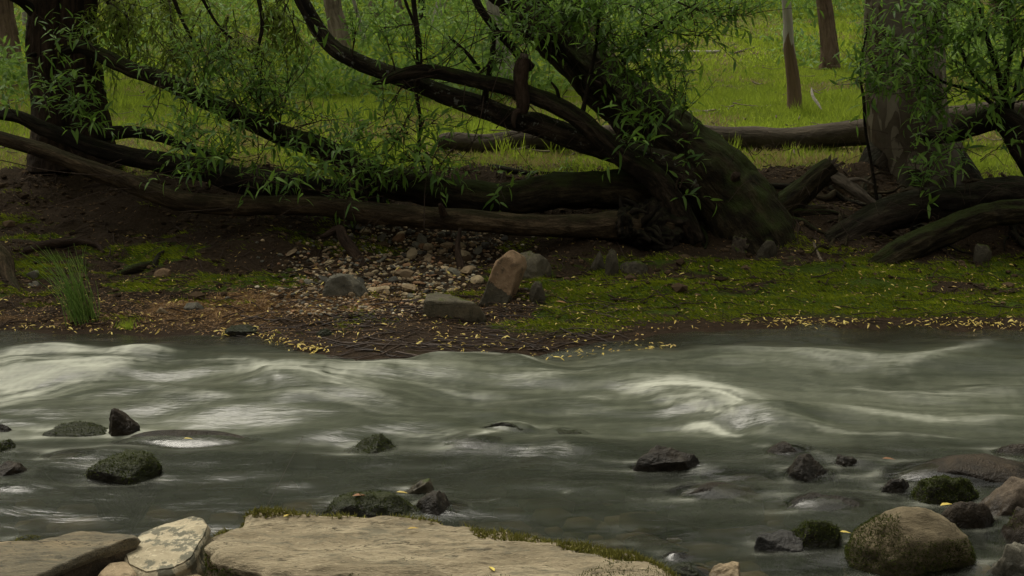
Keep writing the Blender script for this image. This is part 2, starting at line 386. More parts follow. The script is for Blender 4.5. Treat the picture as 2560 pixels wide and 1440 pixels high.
M['bed_stone'] = leaf_mat('bed_stone', (.05, .036, .02), (.16, .11, .06), 0, .7, .1)

def ground_mat():
    m, t = newmat('ground')
    g = t.n('NewGeometry', out='Position')
    z = t.attr('zone', 'Vector'); zg, zm, zl = (t.n('SeparateXYZ', {0: z}, i) for i in (0, 1, 2))
    n1 = t.noise(g, 9, 6, .65); n2 = t.noise(g, 45, 5, .7); n3 = t.noise(g, 2.2, 4, .6)
    soil = t.mix(n2, (.010, .0065, .004), (.075, .051, .030))
    lit = t.ramp(t.noise(t.vscale(g, (60, 90, 60)), 1, 3, .7), [(.35, (.06, .03, .014)), (.5, (.15, .085, .035)), (.66, (.27, .17, .07))])
    mos = t.mix(n2, (.012, .024, .004), (.085, .125, .011))
    gr = t.mix(n3, t.mix(n2, (.08, .10, .018), (.16, .18, .035)), t.mix(n2, (.09, .135, .016), (.16, .22, .026)))
    gr = t.mix(t.step(t.math('ADD', n3, t.math('MULTIPLY', n1, .35)), .66, .80), gr, t.mix(n2, (.07, .055, .028), (.18, .14, .075)))
    e = t.math('MULTIPLY', t.math('SUBTRACT', n1, .5), 1.0)
    def edge(mask): return t.step(t.math('ADD', mask, e), .40, .60)
    c = t.mix(edge(zl), soil, lit); c = t.mix(edge(zm), c, mos); c = t.mix(edge(zg), c, gr)
    pz = t.n('SeparateXYZ', {0: g}, 2)
    wetf = t.step(t.math('ADD', pz, t.math('MULTIPLY', e, .03)), .05, .005)
    c = t.mix(wetf, c, t.mix(t.noise(t.vscale(g, (14, 22, 14)), 1, 4, .6), (.008, .006, .0035), (.060, .036, .019)))
    r = t.math('SUBTRACT', .95, t.math('MULTIPLY', wetf, .25))
    t.done(t.bsdf(c, r, t.bump(t.math('ADD', n1, n2), 1., .035), .1)); return m
M['ground'] = ground_mat()

def water_mat():
    m, t = newmat('river_water')
    fc = t.attr('flow', 'Vector'); q = t.attr('wq', 'Vector'); foam, milk, clear = (t.n('SeparateXYZ', {0: q}, i) for i in (0, 1, 2))
    s1 = t.noise(t.vscale(fc, (1.6, 15, 1)), 1, 5, .62, .35)
    s2 = t.noise(t.vscale(fc, (3.2, 46, 1)), 1, 4, .65, .25)
    s3 = t.noise(t.vscale(fc, (.7, 4.5, 1)), 1, 3, .5, .5)
    silk = t.attr('silk')
    st = t.math('ADD', t.math('MULTIPLY', silk, .56), t.math('ADD', t.math('MULTIPLY', s2, .32), t.math('MULTIPLY', s3, .12)))
    f = t.math('MULTIPLY', foam, t.math('ADD', -.12, t.math('MULTIPLY', st, 2.1)))
    f = t.math('ADD', f, t.math('MULTIPLY', t.math('ADD', .05, milk), t.math('MULTIPLY', t.math('SUBTRACT', st, .42), 1.0)))
    ff = t.step(f, .0, 1.05)
    deep = t.mix(milk, (.014, .016, .011), (.044, .049, .034))
    silt = t.mix(t.step(st, .25, .75), deep, t.mix(milk, (.027, .030, .022), (.104, .110, .076)))
    col = t.mix(ff, silt, (.34, .345, .285))
    hgt = t.math('ADD', t.math('MULTIPLY', s1, .4), t.math('MULTIPLY', silk, .35))
    nrm = t.bump(t.math('ADD', hgt, t.math('MULTIPLY', t.noise(t.vscale(fc, (9, 26, 1)), 1, 3, .6, .8), .5)), .34, .02)
    rough = t.math('ADD', .30, t.math('MULTIPLY', ff, .5))
    body = t.bsdf(col, rough, nrm, .4, IOR=1.33)
    gl = t.n('BsdfGlossy', {'Roughness': .2, 'Color': (1, 1, 1), 'Normal': nrm}); tp = t.n('BsdfTransparent', {'Color': (.80, .80, .68)})
    fr = t.n('Fresnel', {'IOR': 1.33, 'Normal': nrm})
    thin = t.n('MixShader', {0: fr, 1: tp, 2: gl})
    k = t.math('MULTIPLY', clear, t.math('SUBTRACT', 1., ff, clamp=True), clamp=True)
    t.done(t.n('MixShader', {0: k, 1: body, 2: thin})); return m
M['water'] = water_mat()

# ------------------------------------------------------------------ ground sheet
def grow(a, b, d0, g):
    v = [a]; d = d0
    while v[-1] < b: v.append(v[-1] + d); d *= g
    return v
xs = np.arange(-3.8, 3.8, .036); r_ = np.array(grow(3.8, 70, .06, 1.11)); xs = np.concatenate([-r_[::-1], xs[1:], r_])
ys = np.concatenate([-np.array(grow(-2, 60, .3, 1.15))[::-1], np.arange(2.2, 6.2, .09), np.arange(6.2, 9.7, .03), np.array(grow(9.7, 130, .06, 1.028))])
GX, GY = np.meshgrid(xs, ys); GZ = H(GX, GY)
def gpx(x, y, z):               # world -> photo pixel, for laying out which growth stands where on the bank
    d = np.asarray(z) - CAMZ; fw = y * CT - d * ST; dn = -y * ST - d * CT
    return 1280 + F * x / fw, 720 + F * dn / fw
tE = GY - edge_y(GX)
zg = sst(GY + .12 * fbm(GX * 2, GY * 2, 0, 31), 9.05, 9.4)
beach = sst(tE, .04, .3) * (1 - sst(GY, 7.9, 8.35))
def moss_mask(x, y):
    t = y - edge_y(x)
    right = sst(x + .25 * (7.5 - y), -.1, .45) * sst(t, .03, .16) * (1 - sst(y, 7.75, 8.2))
    left = (1 - sst(x, -1.5, -1.0)) * sst(y, 7.25, 7.5) * (1 - .6 * sst(y, 8.0, 8.4)) * .46
    mid = np.exp(-((x - .15) / .3) ** 2 - ((y - 7.6) / .25) ** 2) * .7
    return np.clip(np.maximum(np.maximum(.86 * right, left), mid) + .50 * fbm(x * 2.5, y * 7, 0, 33, 4), 0, 1) * sst(t, .02, .15) * (1 - sst(y, 8.5, 9.0))
zm = moss_mask(GX, GY)
zl = np.exp(-((GX + 1.25) / .75) ** 2 - ((GY - 7.15) / .22) ** 2) + .9 * (1 - sst(tE, .05, .28)) * sst(tE, -.1, .02) * (1 - sst(GX, -1.2, -.8)) + .55 * np.exp(-((GX + .35) / .8) ** 2 - ((GY - 7.9) / .3) ** 2)
I = (np.arange(len(ys) - 1)[:, None] * len(xs) + np.arange(len(xs) - 1)[None]).ravel(); nx = len(xs)
ground = ob('ground', mk(np.stack([GX, GY, GZ], -1).reshape(-1, 3), np.stack([I, I + 1, I + nx + 1, I + nx], 1),
            {'zone': np.stack([zg, zm, np.clip(zl, 0, 1)], -1).reshape(-1, 3)}), M['ground'], kind='structure')

# ------------------------------------------------------------------ leaves
LT = np.array([(0, 0, 0), (.3, -.5, .10), (.3, 0, 0), (.3, .5, .10), (.66, -.38, .08), (.66, 0, 0), (.66, .38, .08), (1, 0, 0)])   # along, across, fold
LF = np.array([(0, 2, 1), (0, 3, 2), (1, 2, 5), (1, 5, 4), (2, 3, 6), (2, 6, 5), (4, 5, 7), (5, 6, 7)])
def leaf_cloud(O, D, N, L, W, C, var):
    """many leaves as one mesh: origin, direction, face normal, length, width, curl"""
    O, D, N = map(np.asarray, (O, D, N)); n = len(O)
    D = D / (np.linalg.norm(D, axis=1)[:, None] + 1e-9); B = np.cross(N, D); B /= np.linalg.norm(B, axis=1)[:, None] + 1e-9; N = np.cross(D, B)
    L, W, C = (np.broadcast_to(np.asarray(a, float), (n,)) for a in (L, W, C))
    t, s, f = LT.T
    V = O[:, None] + D[:, None] * (t[None, :, None] * L[:, None, None]) + B[:, None] * (s[None, :, None] * W[:, None, None]) + N[:, None] * ((f[None] * W[:, None] * 1.5 - (t ** 2)[None] * (C * L)[:, None])[..., None])
    Fc = (LF[None] + (np.arange(n) * 8)[:, None, None]).reshape(-1, 3)
    return V.reshape(-1, 3), Fc, np.repeat(np.broadcast_to(var, (n,)), 8)
LEAF = {}
def leaf_mesh(mat, curl):
    k = (mat, round(curl, 1))
    if k not in LEAF:
        V, Fc, v = leaf_cloud([[0, 0, 0]], [[1, 0, 0]], [[0, 0, 1]], 1., .17, k[1], np.zeros(1))
        LEAF[k] = mk(V, Fc, {'var': v}, name='leaf'); LEAF[k].materials.append(M[mat])
    return LEAF[k]
class Foliage:
    def __init__(s, seed, mat='willow_leaf'): s.r = np.random.default_rng(seed); s.L = []; s.stems = MB(); s.mat = mat
    def shoot(s, p, d, length, ll=.10, droop=.25, r0=.0028):
        r = s.r; n = max(4, int(length / (ll * .36))); st = length / n; p = np.array(p, float); d = np.array(d, float); d /= np.linalg.norm(d); pts = [p.copy()]
        up = np.array([0, 0, 1.])
        for i in range(n):
            d = d + np.array([0, 0, -droop / n]) + r.normal(0, .07, 3); d /= np.linalg.norm(d); p = p + d * st; pts.append(p.copy())
            side = np.cross(d, up); side /= np.linalg.norm(side) + 1e-6
            a = i * 2.4 + r.uniform(-.5, .5); v = math.cos(a) * side + math.sin(a) * np.cross(side, d)
            fr = (i + 1) / n; dirn = d * (.35 + .5 * fr) + v * 1.0 + np.array([0, 0, -.10])
            nn = up + r.normal(0, .35, 3) - .3 * v
            l = ll * r.uniform(.65, 1.15) * (1 - .35 * fr ** 2)
            l *= 1.05; s.L.append((p.copy(), dirn, nn, l, l * r.uniform(.18, .26), r.uniform(.1, .5), r.uniform(0, .999)))
        V, Fs, b = tube(pts, np.linspace(r0, .0008, len(pts)), 3, caps=False); s.stems.add(V, Fs, bco=b)
    def bough(s, a, b, n=14, L=.3, ll=.10, r0=.006, sag=.0, droop=.2, start=.15, up=.35, spread=.8):
        r = s.r; a, b = np.asarray(a, float), np.asarray(b, float); ln = np.linalg.norm(b - a)
        mid = (a + b) / 2 + r.normal(0, .05, 3) * ln + np.array([0, 0, sag * ln]); c = catmull([a, mid, b], 12)
        c[1:-1] += r.normal(0, .008 * ln, (10, 3))
        V, Fs, bb = tube(c, np.linspace(r0, .0018, 12), 5, caps=False); s.stems.add(V, Fs, bco=bb)
        L *= 1.35; n = max(3, int(n * .78))
        for k in range(n):
            t = r.uniform(start, 1); i = int(t * 10.9); q = c[i] + (c[i + 1] - c[i]) * (t * 10.9 - i); T = c[i + 1] - c[i]; T /= np.linalg.norm(T)
            d = T * r.uniform(.3, .9) + r.normal(0, spread * .6, 3) * np.array([1, .7, .8]) + np.array([0, 0, up])
            s.shoot(q, d, L * r.uniform(.5, 1.25), ll * r.uniform(.85, 1.15), droop)
    def emit(s, root, singles=150, stem_mat='twig'):
        L = s.L
        # the leaves that stand nearest to the viewer (largest in the photo) are single parts
        def key(l):
            x, y = gpx(l[0][0], l[0][1], l[0][2]); inside = (-20 < x < 2580) and (0 < y < 900)
            return (0 if inside else 1, l[0][1] - 3 * l[3])
        L.sort(key=key); A, B = L[:singles], L[singles:]
        base = np.array(root.location)
        for O, D, N, l, wd, c, v in A:
            D = Vector(D).normalized(); Bv = Vector(N).cross(D).normalized(); Nv = D.cross(Bv)
            o = bpy.data.objects.new('leaf', leaf_mesh(s.mat, c)); COL.objects.link(o); o.parent = root
            m = Matrix.Identity(4)
            for i in range(3): m[i][0], m[i][1], m[i][2], m[i][3] = D[i] * l, Bv[i] * l * (wd / l / .17), Nv[i] * l, O[i] - base[i]
            o.matrix_basis = m
        if B:
            V, Fc, v = leaf_cloud(*[np.array([b[i] for b in B]) for i in range(7)])
            ob('foliage', mk(V - base, Fc, {'var': v}), M[s.mat], root, kind='stuff')
        if s.stems.n: ob('twigs', s.stems.mesh(base), M[stem_mat], root, kind='stuff')
def crown(root, centre, rad, n, seed, mat='willow_leaf', ll=.2, lw=.055, clumps=60, name='crown'):
    """leafy crown: leaves in clumps spread through the crown's volume"""
    r = np.random.default_rng(seed); c = r.normal(0, 1, (clumps, 3)); c /= np.linalg.norm(c, axis=1)[:, None]; c *= (r.uniform(.15, 1, clumps) ** .5)[:, None]
    c = np.array(centre) + c * np.array(rad); k = r.integers(0, clumps, n)
    O = c[k] + r.normal(0, .22, (n, 3)) * np.array([1, 1, .7]) * min(rad) * .9
    D = r.normal(0, 1, (n, 3)) + np.array([0, 0, -.5]); N = r.normal(0, .7, (n, 3)) + np.array([0, 0, 1])
    V, Fc, v = leaf_cloud(O, D, N, ll * r.uniform(.7, 1.3, n), lw, .2, r.uniform(0, .999, n))
    return ob(name, mk(local(V, root), Fc, {'var': v}), M[mat], root, kind='stuff')

def ico(sub):
    import bmesh
    b = bmesh.new(); bmesh.ops.create_icosphere(b, subdivisions=sub, radius=1); V = np.array([v.co[:] for v in b.verts]); Fc = np.array([[v.index for v in f.verts] for f in b.faces]); b.free(); return V, Fc
ICO = {k: ico(k) for k in (2, 3, 5)}
# ------------------------------------------------------------------ trees and logs of the far bank
def base_at(px, py, Y): return tuple(P(px, py, Y))
# leaning willow in the middle
lw = empty('leaning_willow', base_at(1850, 580, 8.55), 'thick mossy willow trunk leaning left over the bank, with two long low limbs', 'tree')
limb_part('trunk', M['mossy_bark'], lw, [(1935, 735, 8.36, 225), (1900, 645, 8.43, 228), (1862, 560, 8.5, 215), (1790, 460, 8.6, 185), (1690, 360, 8.7, 160), (1590, 280, 8.8, 142), (1490, 190, 8.9, 122), (1400, 105, 9.0, 105), (1310, 20, 9.0, 92), (1200, -90, 9.0, 85), (1050, -260, 9.0, 70)], 90, 28, .10, .17, 3)
limb_part('limb', M['willow_bark'], lw, [(1735, 610, 8.3, 62), (1690, 520, 8.3, 62), (1640, 455, 8.3, 60), (1565, 405, 8.3, 52), (1500, 345, 8.3, 50), (1430, 292, 8.3, 46), (1310, 232, 8.3, 42), (1180, 196, 8.3, 36), (1070, 178, 8.3, 34), (1000, 188, 8.3, 28), (960, 202, 8.3, 18), (930, 210, 8.3, 6)], 90, 18, .14, .1, 4)
limb_part('limb', M['willow_bark_lichen'], lw, [(1800, 500, 8.5, 90), (1700, 430, 8.5, 75), (1600, 400, 8.48, 68), (1480, 365, 8.45, 64), (1320, 305, 8.45, 56), (1150, 245, 8.45, 50), (1010, 200, 8.5, 46), (900, 158, 8.55, 42), (822, 108, 8.6, 38), (770, 32, 8.6, 36), (735, -40, 8.6, 34), (690, -180, 8.6, 30)], 100, 18, .12, .08, 5)
limb_part('limb', M['willow_bark'], lw, [(1330, 170, 8.7, 26), (1290, 130, 8.65, 24), (1250, 88, 8.6, 22), (1205, 30, 8.6, 20), (1170, -40, 8.6, 18)], 40, 12, .1, .06, 6)
for i, pth in enumerate([[(1050, 176, 8.35, 17), (1047, 110, 8.35, 15), (1038, 40, 8.35, 13), (1030, -60, 8.35, 11)], [(1052, 110, 8.4, 9), (1035, 60, 8.4, 8), (1012, 0, 8.4, 8), (1000, -60, 8.4, 7)],
                         [(1212, 250, 8.4, 18), (1222, 190, 8.42, 15), (1232, 120, 8.45, 12), (1240, 60, 8.45, 9)], [(1200, 175, 8.4, 12), (1165, 130, 8.4, 9), (1120, 90, 8.4, 6)],
                         [(1398, 252, 8.3, 10), (1392, 225, 8.28, 8), (1378, 205, 8.27, 5)], [(1452, 300, 8.35, 14), (1470, 220, 8.35, 11), (1490, 120, 8.35, 9), (1500, 20, 8.35, 7)],
                         [(1040, 235, 8.45, 10), (1050, 300, 8.4, 8), (1048, 380, 8.35, 6), (1066, 440, 8.3, 4)], [(1545, 180, 8.6, 16), (1600, 100, 8.5, 10), (1680, 40, 8.4, 6), (1740, 10, 8.4, 4)]]):
    limb_part('branch', M['willow_bark'], lw, pth, 24, 8, .12, .05, 30 + i)
rr_ = np.random.default_rng(77)
for k in range(22):                                  # surface roots creeping from the foot over the soil
    a = math.pi * (1.0 + rr_.uniform(.0, 1.0)); c0_ = P(rr_.uniform(1640, 1990), rr_.uniform(575, 620), 8.35); q = [np.array([c0_[0], c0_[1] + .12, c0_[2] + .10])]; d_ = np.array([math.cos(a) * .9, math.sin(a) * .45])
    for i in range(6):
        d_ = d_ + rr_.normal(0, .28, 2); d_ /= np.linalg.norm(d_); x, y = q[-1][:2] + d_ * rr_.uniform(.05, .09) * np.array([1, .6]); q.append(np.array([x, y, float(H(x, y)) + .012 * (1 - i / 6)]))
    V, Fs, b = tube(catmull(q, 26), np.linspace(rr_.uniform(.012, .034), .004, 26), 9, .25, k, 14, True, .15); ob('root', mk(local(V, lw), Fs, {'bco': b}), M['mossy_bark'], lw)
for i, pth in enumerate([[(1700, 372, 8.55, 30), (1708, 350, 8.45, 24), (1712, 338, 8.4, 18)], [(1500, 215, 8.75, 22), (1478, 205, 8.65, 16), (1466, 200, 8.6, 12)], [(1110, 535, 8.0, 20), (1104, 520, 7.96, 15), (1100, 510, 7.94, 10)], [(1820, 470, 8.45, 34), (1835, 448, 8.38, 26), (1842, 436, 8.34, 20)], [(1040, 215, 8.4, 16), (1046, 200, 8.36, 12)]]):
    limb_part('stub', M['dead_dark'], lw, pth, 12, 12, .2, .1, 140 + i)
fo = Foliage(101)
Bq = lambda x0, y0, Y0, x1, y1, Y1, **k: fo.bough(P(x0, y0, Y0), P(x1, y1, Y1), **k)
for a in [(1310, 40, 8.8, 1500, -30, 8.3), (1400, 100, 8.8, 1560, 30, 8.4), (1490, 160, 8.7, 1650, 60, 8.3), (1320, 60, 8.8, 1440, 80, 8.4), (1545, 170, 8.6, 1760, 10, 8.3), (1600, 100, 8.5, 1830, 20, 8.3), (1600, 60, 8.5, 1780, 90, 8.3), (1250, 30, 8.7, 1340, 70, 8.4),
          (1300, 10, 8.7, 1480, 60, 8.3), (1480, 100, 8.6, 1560, 130, 8.3), (1490, 120, 8.5, 1580, 190, 8.3), (1680, 0, 8.4, 1870, 40, 8.25), (1540, 0, 8.4, 1660, 60, 8.2), (1350, 60, 8.8, 1420, 20, 8.35), (1400, 90, 8.8, 1470, 20, 8.35), (1440, 120, 8.8, 1530, 90, 8.35), (1520, 180, 8.7, 1600, 130, 8.3), (1560, 220, 8.6, 1660, 170, 8.3), (1600, 250, 8.6, 1560, 170, 8.3), (1300, 20, 8.8, 1290, 90, 8.3)]: Bq(*a, n=17, L=.26, ll=.09)
for a in [(1665, 330, 8.5, 1690, 180, 8.4), (1690, 340, 8.5, 1715, 200, 8.4), (1720, 0, 8.3, 1740, 100, 8.3), (1650, 130, 8.4, 1680, 230, 8.35)]: Bq(*a, n=9, L=.2, ll=.085)
for a in [(1570, 350, 8.4, 1600, 320, 8.15), (1600, 420, 8.4, 1625, 360, 8.1), (1590, 400, 8.4, 1580, 290, 8.2), (1640, 400, 8.3, 1620, 330, 8.1)]: Bq(*a, n=7, L=.2, ll=.12, up=.3)
for a in [(1690, 530, 8.3, 1700, 440, 8.15), (1260, 430, 8.5, 1262, 500, 8.2), (1700, 470, 8.2, 1720, 400, 8.2)]: Bq(*a, n=5, L=.16, ll=.1, up=-.1)
for a in [(1050, 240, 8.45, 1000, 340, 8.3), (1060, 300, 8.4, 1040, 420, 8.2), (1010, 210, 8.45, 960, 300, 8.3), (1066, 440, 8.3, 1090, 380, 8.2), (1050, 330, 8.4, 1090, 300, 8.3), (1020, 330, 8.4, 960, 400, 8.2), (1050, 400, 8.4, 1010, 380, 8.2), (1060, 380, 8.3, 1110, 420, 8.2)]: Bq(*a, n=10, L=.22, ll=.095, up=.1)
for a in [(1050, 176, 8.35, 1010, 120, 8.25), (1047, 150, 8.35, 1110, 120, 8.3), (990, 180, 8.4, 970, 110, 8.3), (1200, 180, 8.4, 1260, 120, 8.3), (1040, 60, 8.35, 960, 70, 8.3), (1185, 190, 8.4, 1240, 160, 8.3), (880, 140, 8.5, 890, 60, 8.4)]: Bq(*a, n=9, L=.18, ll=.085)
fo.emit(lw, 300)
# dead curved twigs that hang off the limbs
mb = MB(); r = np.random.default_rng(5)
def arc(p, Y, rad=3.2):
    q = [P(x, y, Y + r.uniform(-.05, .05)) for x, y in p]; c = catmull(q, 18); V, Fs, b = tube(c, np.linspace(1, .45, 18) * rad * mpp(p[0][1], Y) / 2, 4, caps=False); mb.add(V, Fs, bco=b)
for p in [[(1105, 185), (1150, 110), (1210, 85), (1290, 75)], [(1070, 180), (1130, 130), (1170, 60), (1160, -20)], [(1070, 180), (1160, 150), (1190, 60), (1180, -20)], [(1090, 180), (1130, 140), (1250, 80), (1310, 100), (1330, 180), (1320, 250)],
          [(1260, 130), (1240, 200), (1210, 300), (1200, 380)], [(1165, 195), (1160, 240), (1155, 310)], [(1210, 240), (1200, 300), (1180, 360), (1150, 400)], [(1320, 260), (1350, 290), (1360, 310)], [(1145, 360), (1110, 400), (1085, 450), (1060, 500)],
          [(1300, 150), (1330, 80), (1340, 0)], [(1000, 190), (1040, 240), (1020, 300)], [(1060, 440), (1080, 420), (1150, 380), (1210, 330)], [(1430, 290), (1480, 330), (1500, 350)], [(1330, 350), (1380, 320), (1400, 290)],
          [(945, 320), (1000, 310), (1090, 350), (1160, 330)], [(1480, 60), (1560, 90), (1660, 50), (1750, 20)], [(1240, 320), (1270, 290), (1310, 250)], [(1650, 300), (1700, 250), (1725, 190)], [(1540, 340), (1560, 290), (1520, 240)]]: arc(p, 8.28)
for k in range(120):
    x, y = r.uniform(930, 1560), r.uniform(20, 360); dx = r.uniform(-110, 110); dy = r.uniform(-40, 130)
    arc([(x, y), (x + dx * .5 + r.uniform(-20, 20), y + dy * .4), (x + dx, y + dy)], r.uniform(8.2, 8.6), r.uniform(1.2, 2.6))
ob('dead_twigs', mb.mesh(lw.location), M['twig'], lw, kind='stuff')
# dead stub hanging across the limbs
sb = empty('dead_stub', base_at(1300, 290, 8.35), 'dead brown branch stub with a sawn pale top hooked over the low willow limbs', 'branch')
limb_part('stub', M['dead_dark'], sb, [(1310, 140, 8.25, 26), (1304, 165, 8.25, 34), (1300, 215, 8.25, 34), (1305, 262, 8.25, 30), (1302, 285, 8.25, 22)], 30, 14, .22, .2, 8)
limb_part('spur', M['dead_dark'], sb, [(1300, 278, 8.25, 18), (1288, 285, 8.22, 16), (1284, 305, 8.2, 13), (1287, 320, 8.2, 8)], 14, 8, .2, .1, 9)
cp = tube(np.array([P(1311, 134, 8.24), P(1309, 146, 8.24)]), .026, 12); ob('cut_face', mk(local(cp[0], sb), cp[1], {'bco': cp[2]}), M['dead_wood'], sb)

# front fallen willow with the root ball
fa = empty('fallen_willow', base_at(1550, 590, 8.1), 'long brown fallen willow trunk lying over the stones, root ball at its right end', 'log')
limb_part('trunk', M['log_bark'], fa, [(1680, 572, 8.22, 40), (1600, 566, 8.18, 74), (1540, 562, 8.14, 72), (1450, 562, 8.1, 60), (1300, 560, 8.08, 55), (1150, 549, 8.08, 54), (1000, 538, 8.1, 54), (880, 528, 8.12, 52), (740, 512, 8.15, 50), (600, 508, 8.2, 50), (480, 505, 8.22, 50), (400, 488, 8.24, 48), (320, 458, 8.25, 46), (200, 415, 8.25, 42), (90, 375, 8.25, 38), (-20, 342, 8.25, 36), (-160, 300, 8.25, 34)], 130, 20, .08, .07, 21)
mb = MB(); r = np.random.default_rng(11)
c0 = P(1590, 575, 8.15)
for k in range(26):
    a = r.uniform(0, 6.28); d = np.array([r.uniform(-.2, .9), math.cos(a) * .6, math.sin(a) * .9]); q = [c0 + r.normal(0, .02, 3)]
    for i in range(5): d = d + r.normal(0, .45, 3); d /= np.linalg.norm(d); q.append(q[-1] + d * r.uniform(.03, .055))
    V, Fs, b = tube(catmull(q, 14), np.linspace(r.uniform(.018, .032), .006, 14), 7, .3, k, 20); mb.add(V, Fs, bco=b)
for (x, y, Y, sx, sz, sd_) in ((1600, 570, 8.2, .15, .13, 1), (1650, 545, 8.3, .16, .12, 2), (1560, 560, 8.16, .08, .09, 3), (1640, 595, 8.2, .14, .09, 4)):
    Vr, Fr = ICO[5]; Vr = Vr * (1 + .28 * fbm(Vr[:, 0] * 2.6, Vr[:, 1] * 2.6, Vr[:, 2] * 2.6, sd_ + 60, 5))[:, None]; mb.add(Vr * np.array([sx, .12, sz]) + P(x, y, Y), Fr, bco=Vr * .15)
ob('root_ball', mb.mesh(fa.location), M['old_bark'], fa)
mb = MB()
for p in [[(860, 560), (870, 500), (930, 460), (1000, 430)], [(905, 640), (890, 610), (920, 560), (945, 530)], [(940, 640), (925, 600), (945, 550), (990, 525)], [(700, 540), (740, 520), (860, 500), (960, 490)], [(450, 530), (560, 520), (620, 500)],
          [(580, 540), (600, 470), (640, 440)], [(1060, 570), (1062, 480), (1070, 420)], [(800, 480), (900, 500), (1000, 520)], [(600, 430), (750, 470), (900, 480)], [(0, 400), (150, 430), (350, 440), (460, 420)], [(120, 520), (250, 480), (330, 470)]]: arc(p, 8.0, 3.)
for k in range(50):
    x, y = r.uniform(20, 1000), r.uniform(380, 520); dx = r.uniform(-200, 200); arc([(x, y), (x + dx * .5, y + r.uniform(-30, 20)), (x + dx, y + r.uniform(-40, 50))], r.uniform(8.0, 8.3), r.uniform(1., 2.4))
ob('dead_twigs', mb.mesh(fa.location), M['twig'], fa, kind='stuff')

# mossy fallen limb behind it, rising to the upper left
fb = empty('fallen_limb', base_at(1580, 520, 8.45), 'dark mossy fallen trunk behind the long log, rising to the left through leaves', 'log')
limb_part('trunk', M['mossy_bark'], fb, [(1640, 500, 8.5, 100), (1540, 475, 8.45, 100), (1400, 480, 8.42, 92), (1250, 495, 8.4, 84), (1100, 485, 8.4, 80), (1000, 462, 8.45, 74), (920, 428, 8.5, 66), (830, 385, 8.55, 56), (700, 335, 8.6, 52), (560, 272, 8.65, 48), (430, 212, 8.7, 44), (330, 172, 8.75, 40), (215, 118, 8.8, 30), (150, 130, 8.85, 16)], 120, 20, .12, .1, 23)
fo = Foliage(103)
for k in range(40):
    t = fo.r.uniform(0, 1); x0 = 380 + 560 * t; y0 = 190 + 245 * t + fo.r.uniform(-10, 20)
    up = fo.r.uniform(0, 1) < .55
    x1 = x0 + fo.r.uniform(-90, 130); y1 = y0 + (fo.r.uniform(-150, -40) if up else fo.r.uniform(20, 110))
    Bq(x0, y0, 8.6 - .1 * t, x1, y1, fo.r.uniform(8.1, 8.6), n=6, L=.25, ll=.085, r0=.004)
for a in [(690, 340, 8.5, 640, 190, 8.4), (690, 340, 8.5, 720, 170, 8.4), (620, 300, 8.5, 560, 140, 8.4), (700, 330, 8.5, 540, 100, 8.4), (640, 300, 8.5, 655, 130, 8.4), (850, 400, 8.4, 900, 330, 8.2), (900, 430, 8.4, 940, 370, 8.2), (760, 400, 8.3, 800, 430, 8.0), (600, 400, 8.4, 560, 380, 8.1), (520, 330, 8.5, 440, 380, 8.2),
          (650, 420, 8.2, 760, 440, 8.0), (800, 420, 8.2, 890, 440, 8.0), (540, 420, 8.3, 450, 450, 8.05), (480, 400, 8.3, 620, 380, 8.1)]: Bq(*a, n=9, L=.27, ll=.098, r0=.006)
fo.emit(fb, 300)
# long log left, behind the fallen willow
fc_ = empty('low_log', base_at(560, 470, 8.7), 'dark low log on the bank under the leaves, left end lifted before the twin trunks', 'log')
limb_part('trunk', M['old_bark'], fc_, [(960, 500, 8.55, 60), (800, 478, 8.6, 66), (650, 455, 8.65, 66), (480, 420, 8.7, 58), (340, 392, 8.72, 50), (230, 365, 8.72, 44), (120, 325, 8.75, 38), (50, 292, 8.75, 32), (-40, 280, 8.75, 28)], 80, 18, .12, .1, 25)
cl = empty('crooked_log', base_at(400, 350, 9.2), 'crooked dark limb arching from the twin trunks down into the leaves', 'log')
limb_part('trunk', M['old_bark'], cl, [(262, 330, 9.2, 40), (330, 327, 9.2, 30), (400, 338, 9.15, 28), (450, 360, 9.1, 22), (560, 395, 9.0, 16)], 40, 14, .14, .1, 26)

# twin trunks at the left
tw = empty('twin_trunk_tree', base_at(190, 390, 9.3), 'dark thick tree at the left with two trunks grown together', 'tree')
limb_part('trunk', M['twin_bark'], tw, [(140, 420, 9.3, 150), (132, 350, 9.3, 118), (128, 250, 9.3, 100), (118, 120, 9.3, 92), (112, 0, 9.3, 86), (105, -200, 9.3, 84), (90, -900, 9.3, 60)], 70, 26, .08, .10, 31)
limb_part('trunk', M['twin_bark'], tw, [(235, 420, 9.35, 150), (225, 350, 9.35, 122), (212, 250, 9.35, 108), (198, 120, 9.35, 100), (188, 0, 9.35, 98), (178, -200, 9.35, 96), (200, -900, 9.35, 60)], 70, 26, .08, .10, 32)
limb_part('limb', M['old_bark'], tw, [(110, 60, 9.25, 34), (75, 20, 9.2, 30), (30, -12, 9.1, 28), (-60, -50, 9.0, 26)], 30, 14, .1, .08, 33)
limb_part('branch', M['old_bark'], tw, [(92, 133, 9.2, 12), (75, 137, 9.15, 9), (62, 145, 9.1, 4)], 12, 8, .1, .05, 34)
fo = Foliage(104)
for a in [(150, 130, 8.9, 130, 70, 8.6), (170, 140, 8.9, 220, 100, 8.6), (130, 260, 8.9, 130, 210, 8.6), (160, 280, 8.9, 220, 230, 8.6), (180, 300, 8.8, 190, 260, 8.6), (120, 300, 8.8, 110, 240, 8.6), (200, 320, 8.8, 250, 290, 8.6), (60, 300, 8.7, 20, 260, 8.5), (210, 330, 8.7, 230, 300, 8.5), (140, 220, 8.9, 180, 200, 8.6)]: Bq(*a, n=8, L=.2, ll=.10, r0=.004)
fo.emit(tw, 160)
fo = Foliage(105, 'willow_leaf_yellow')
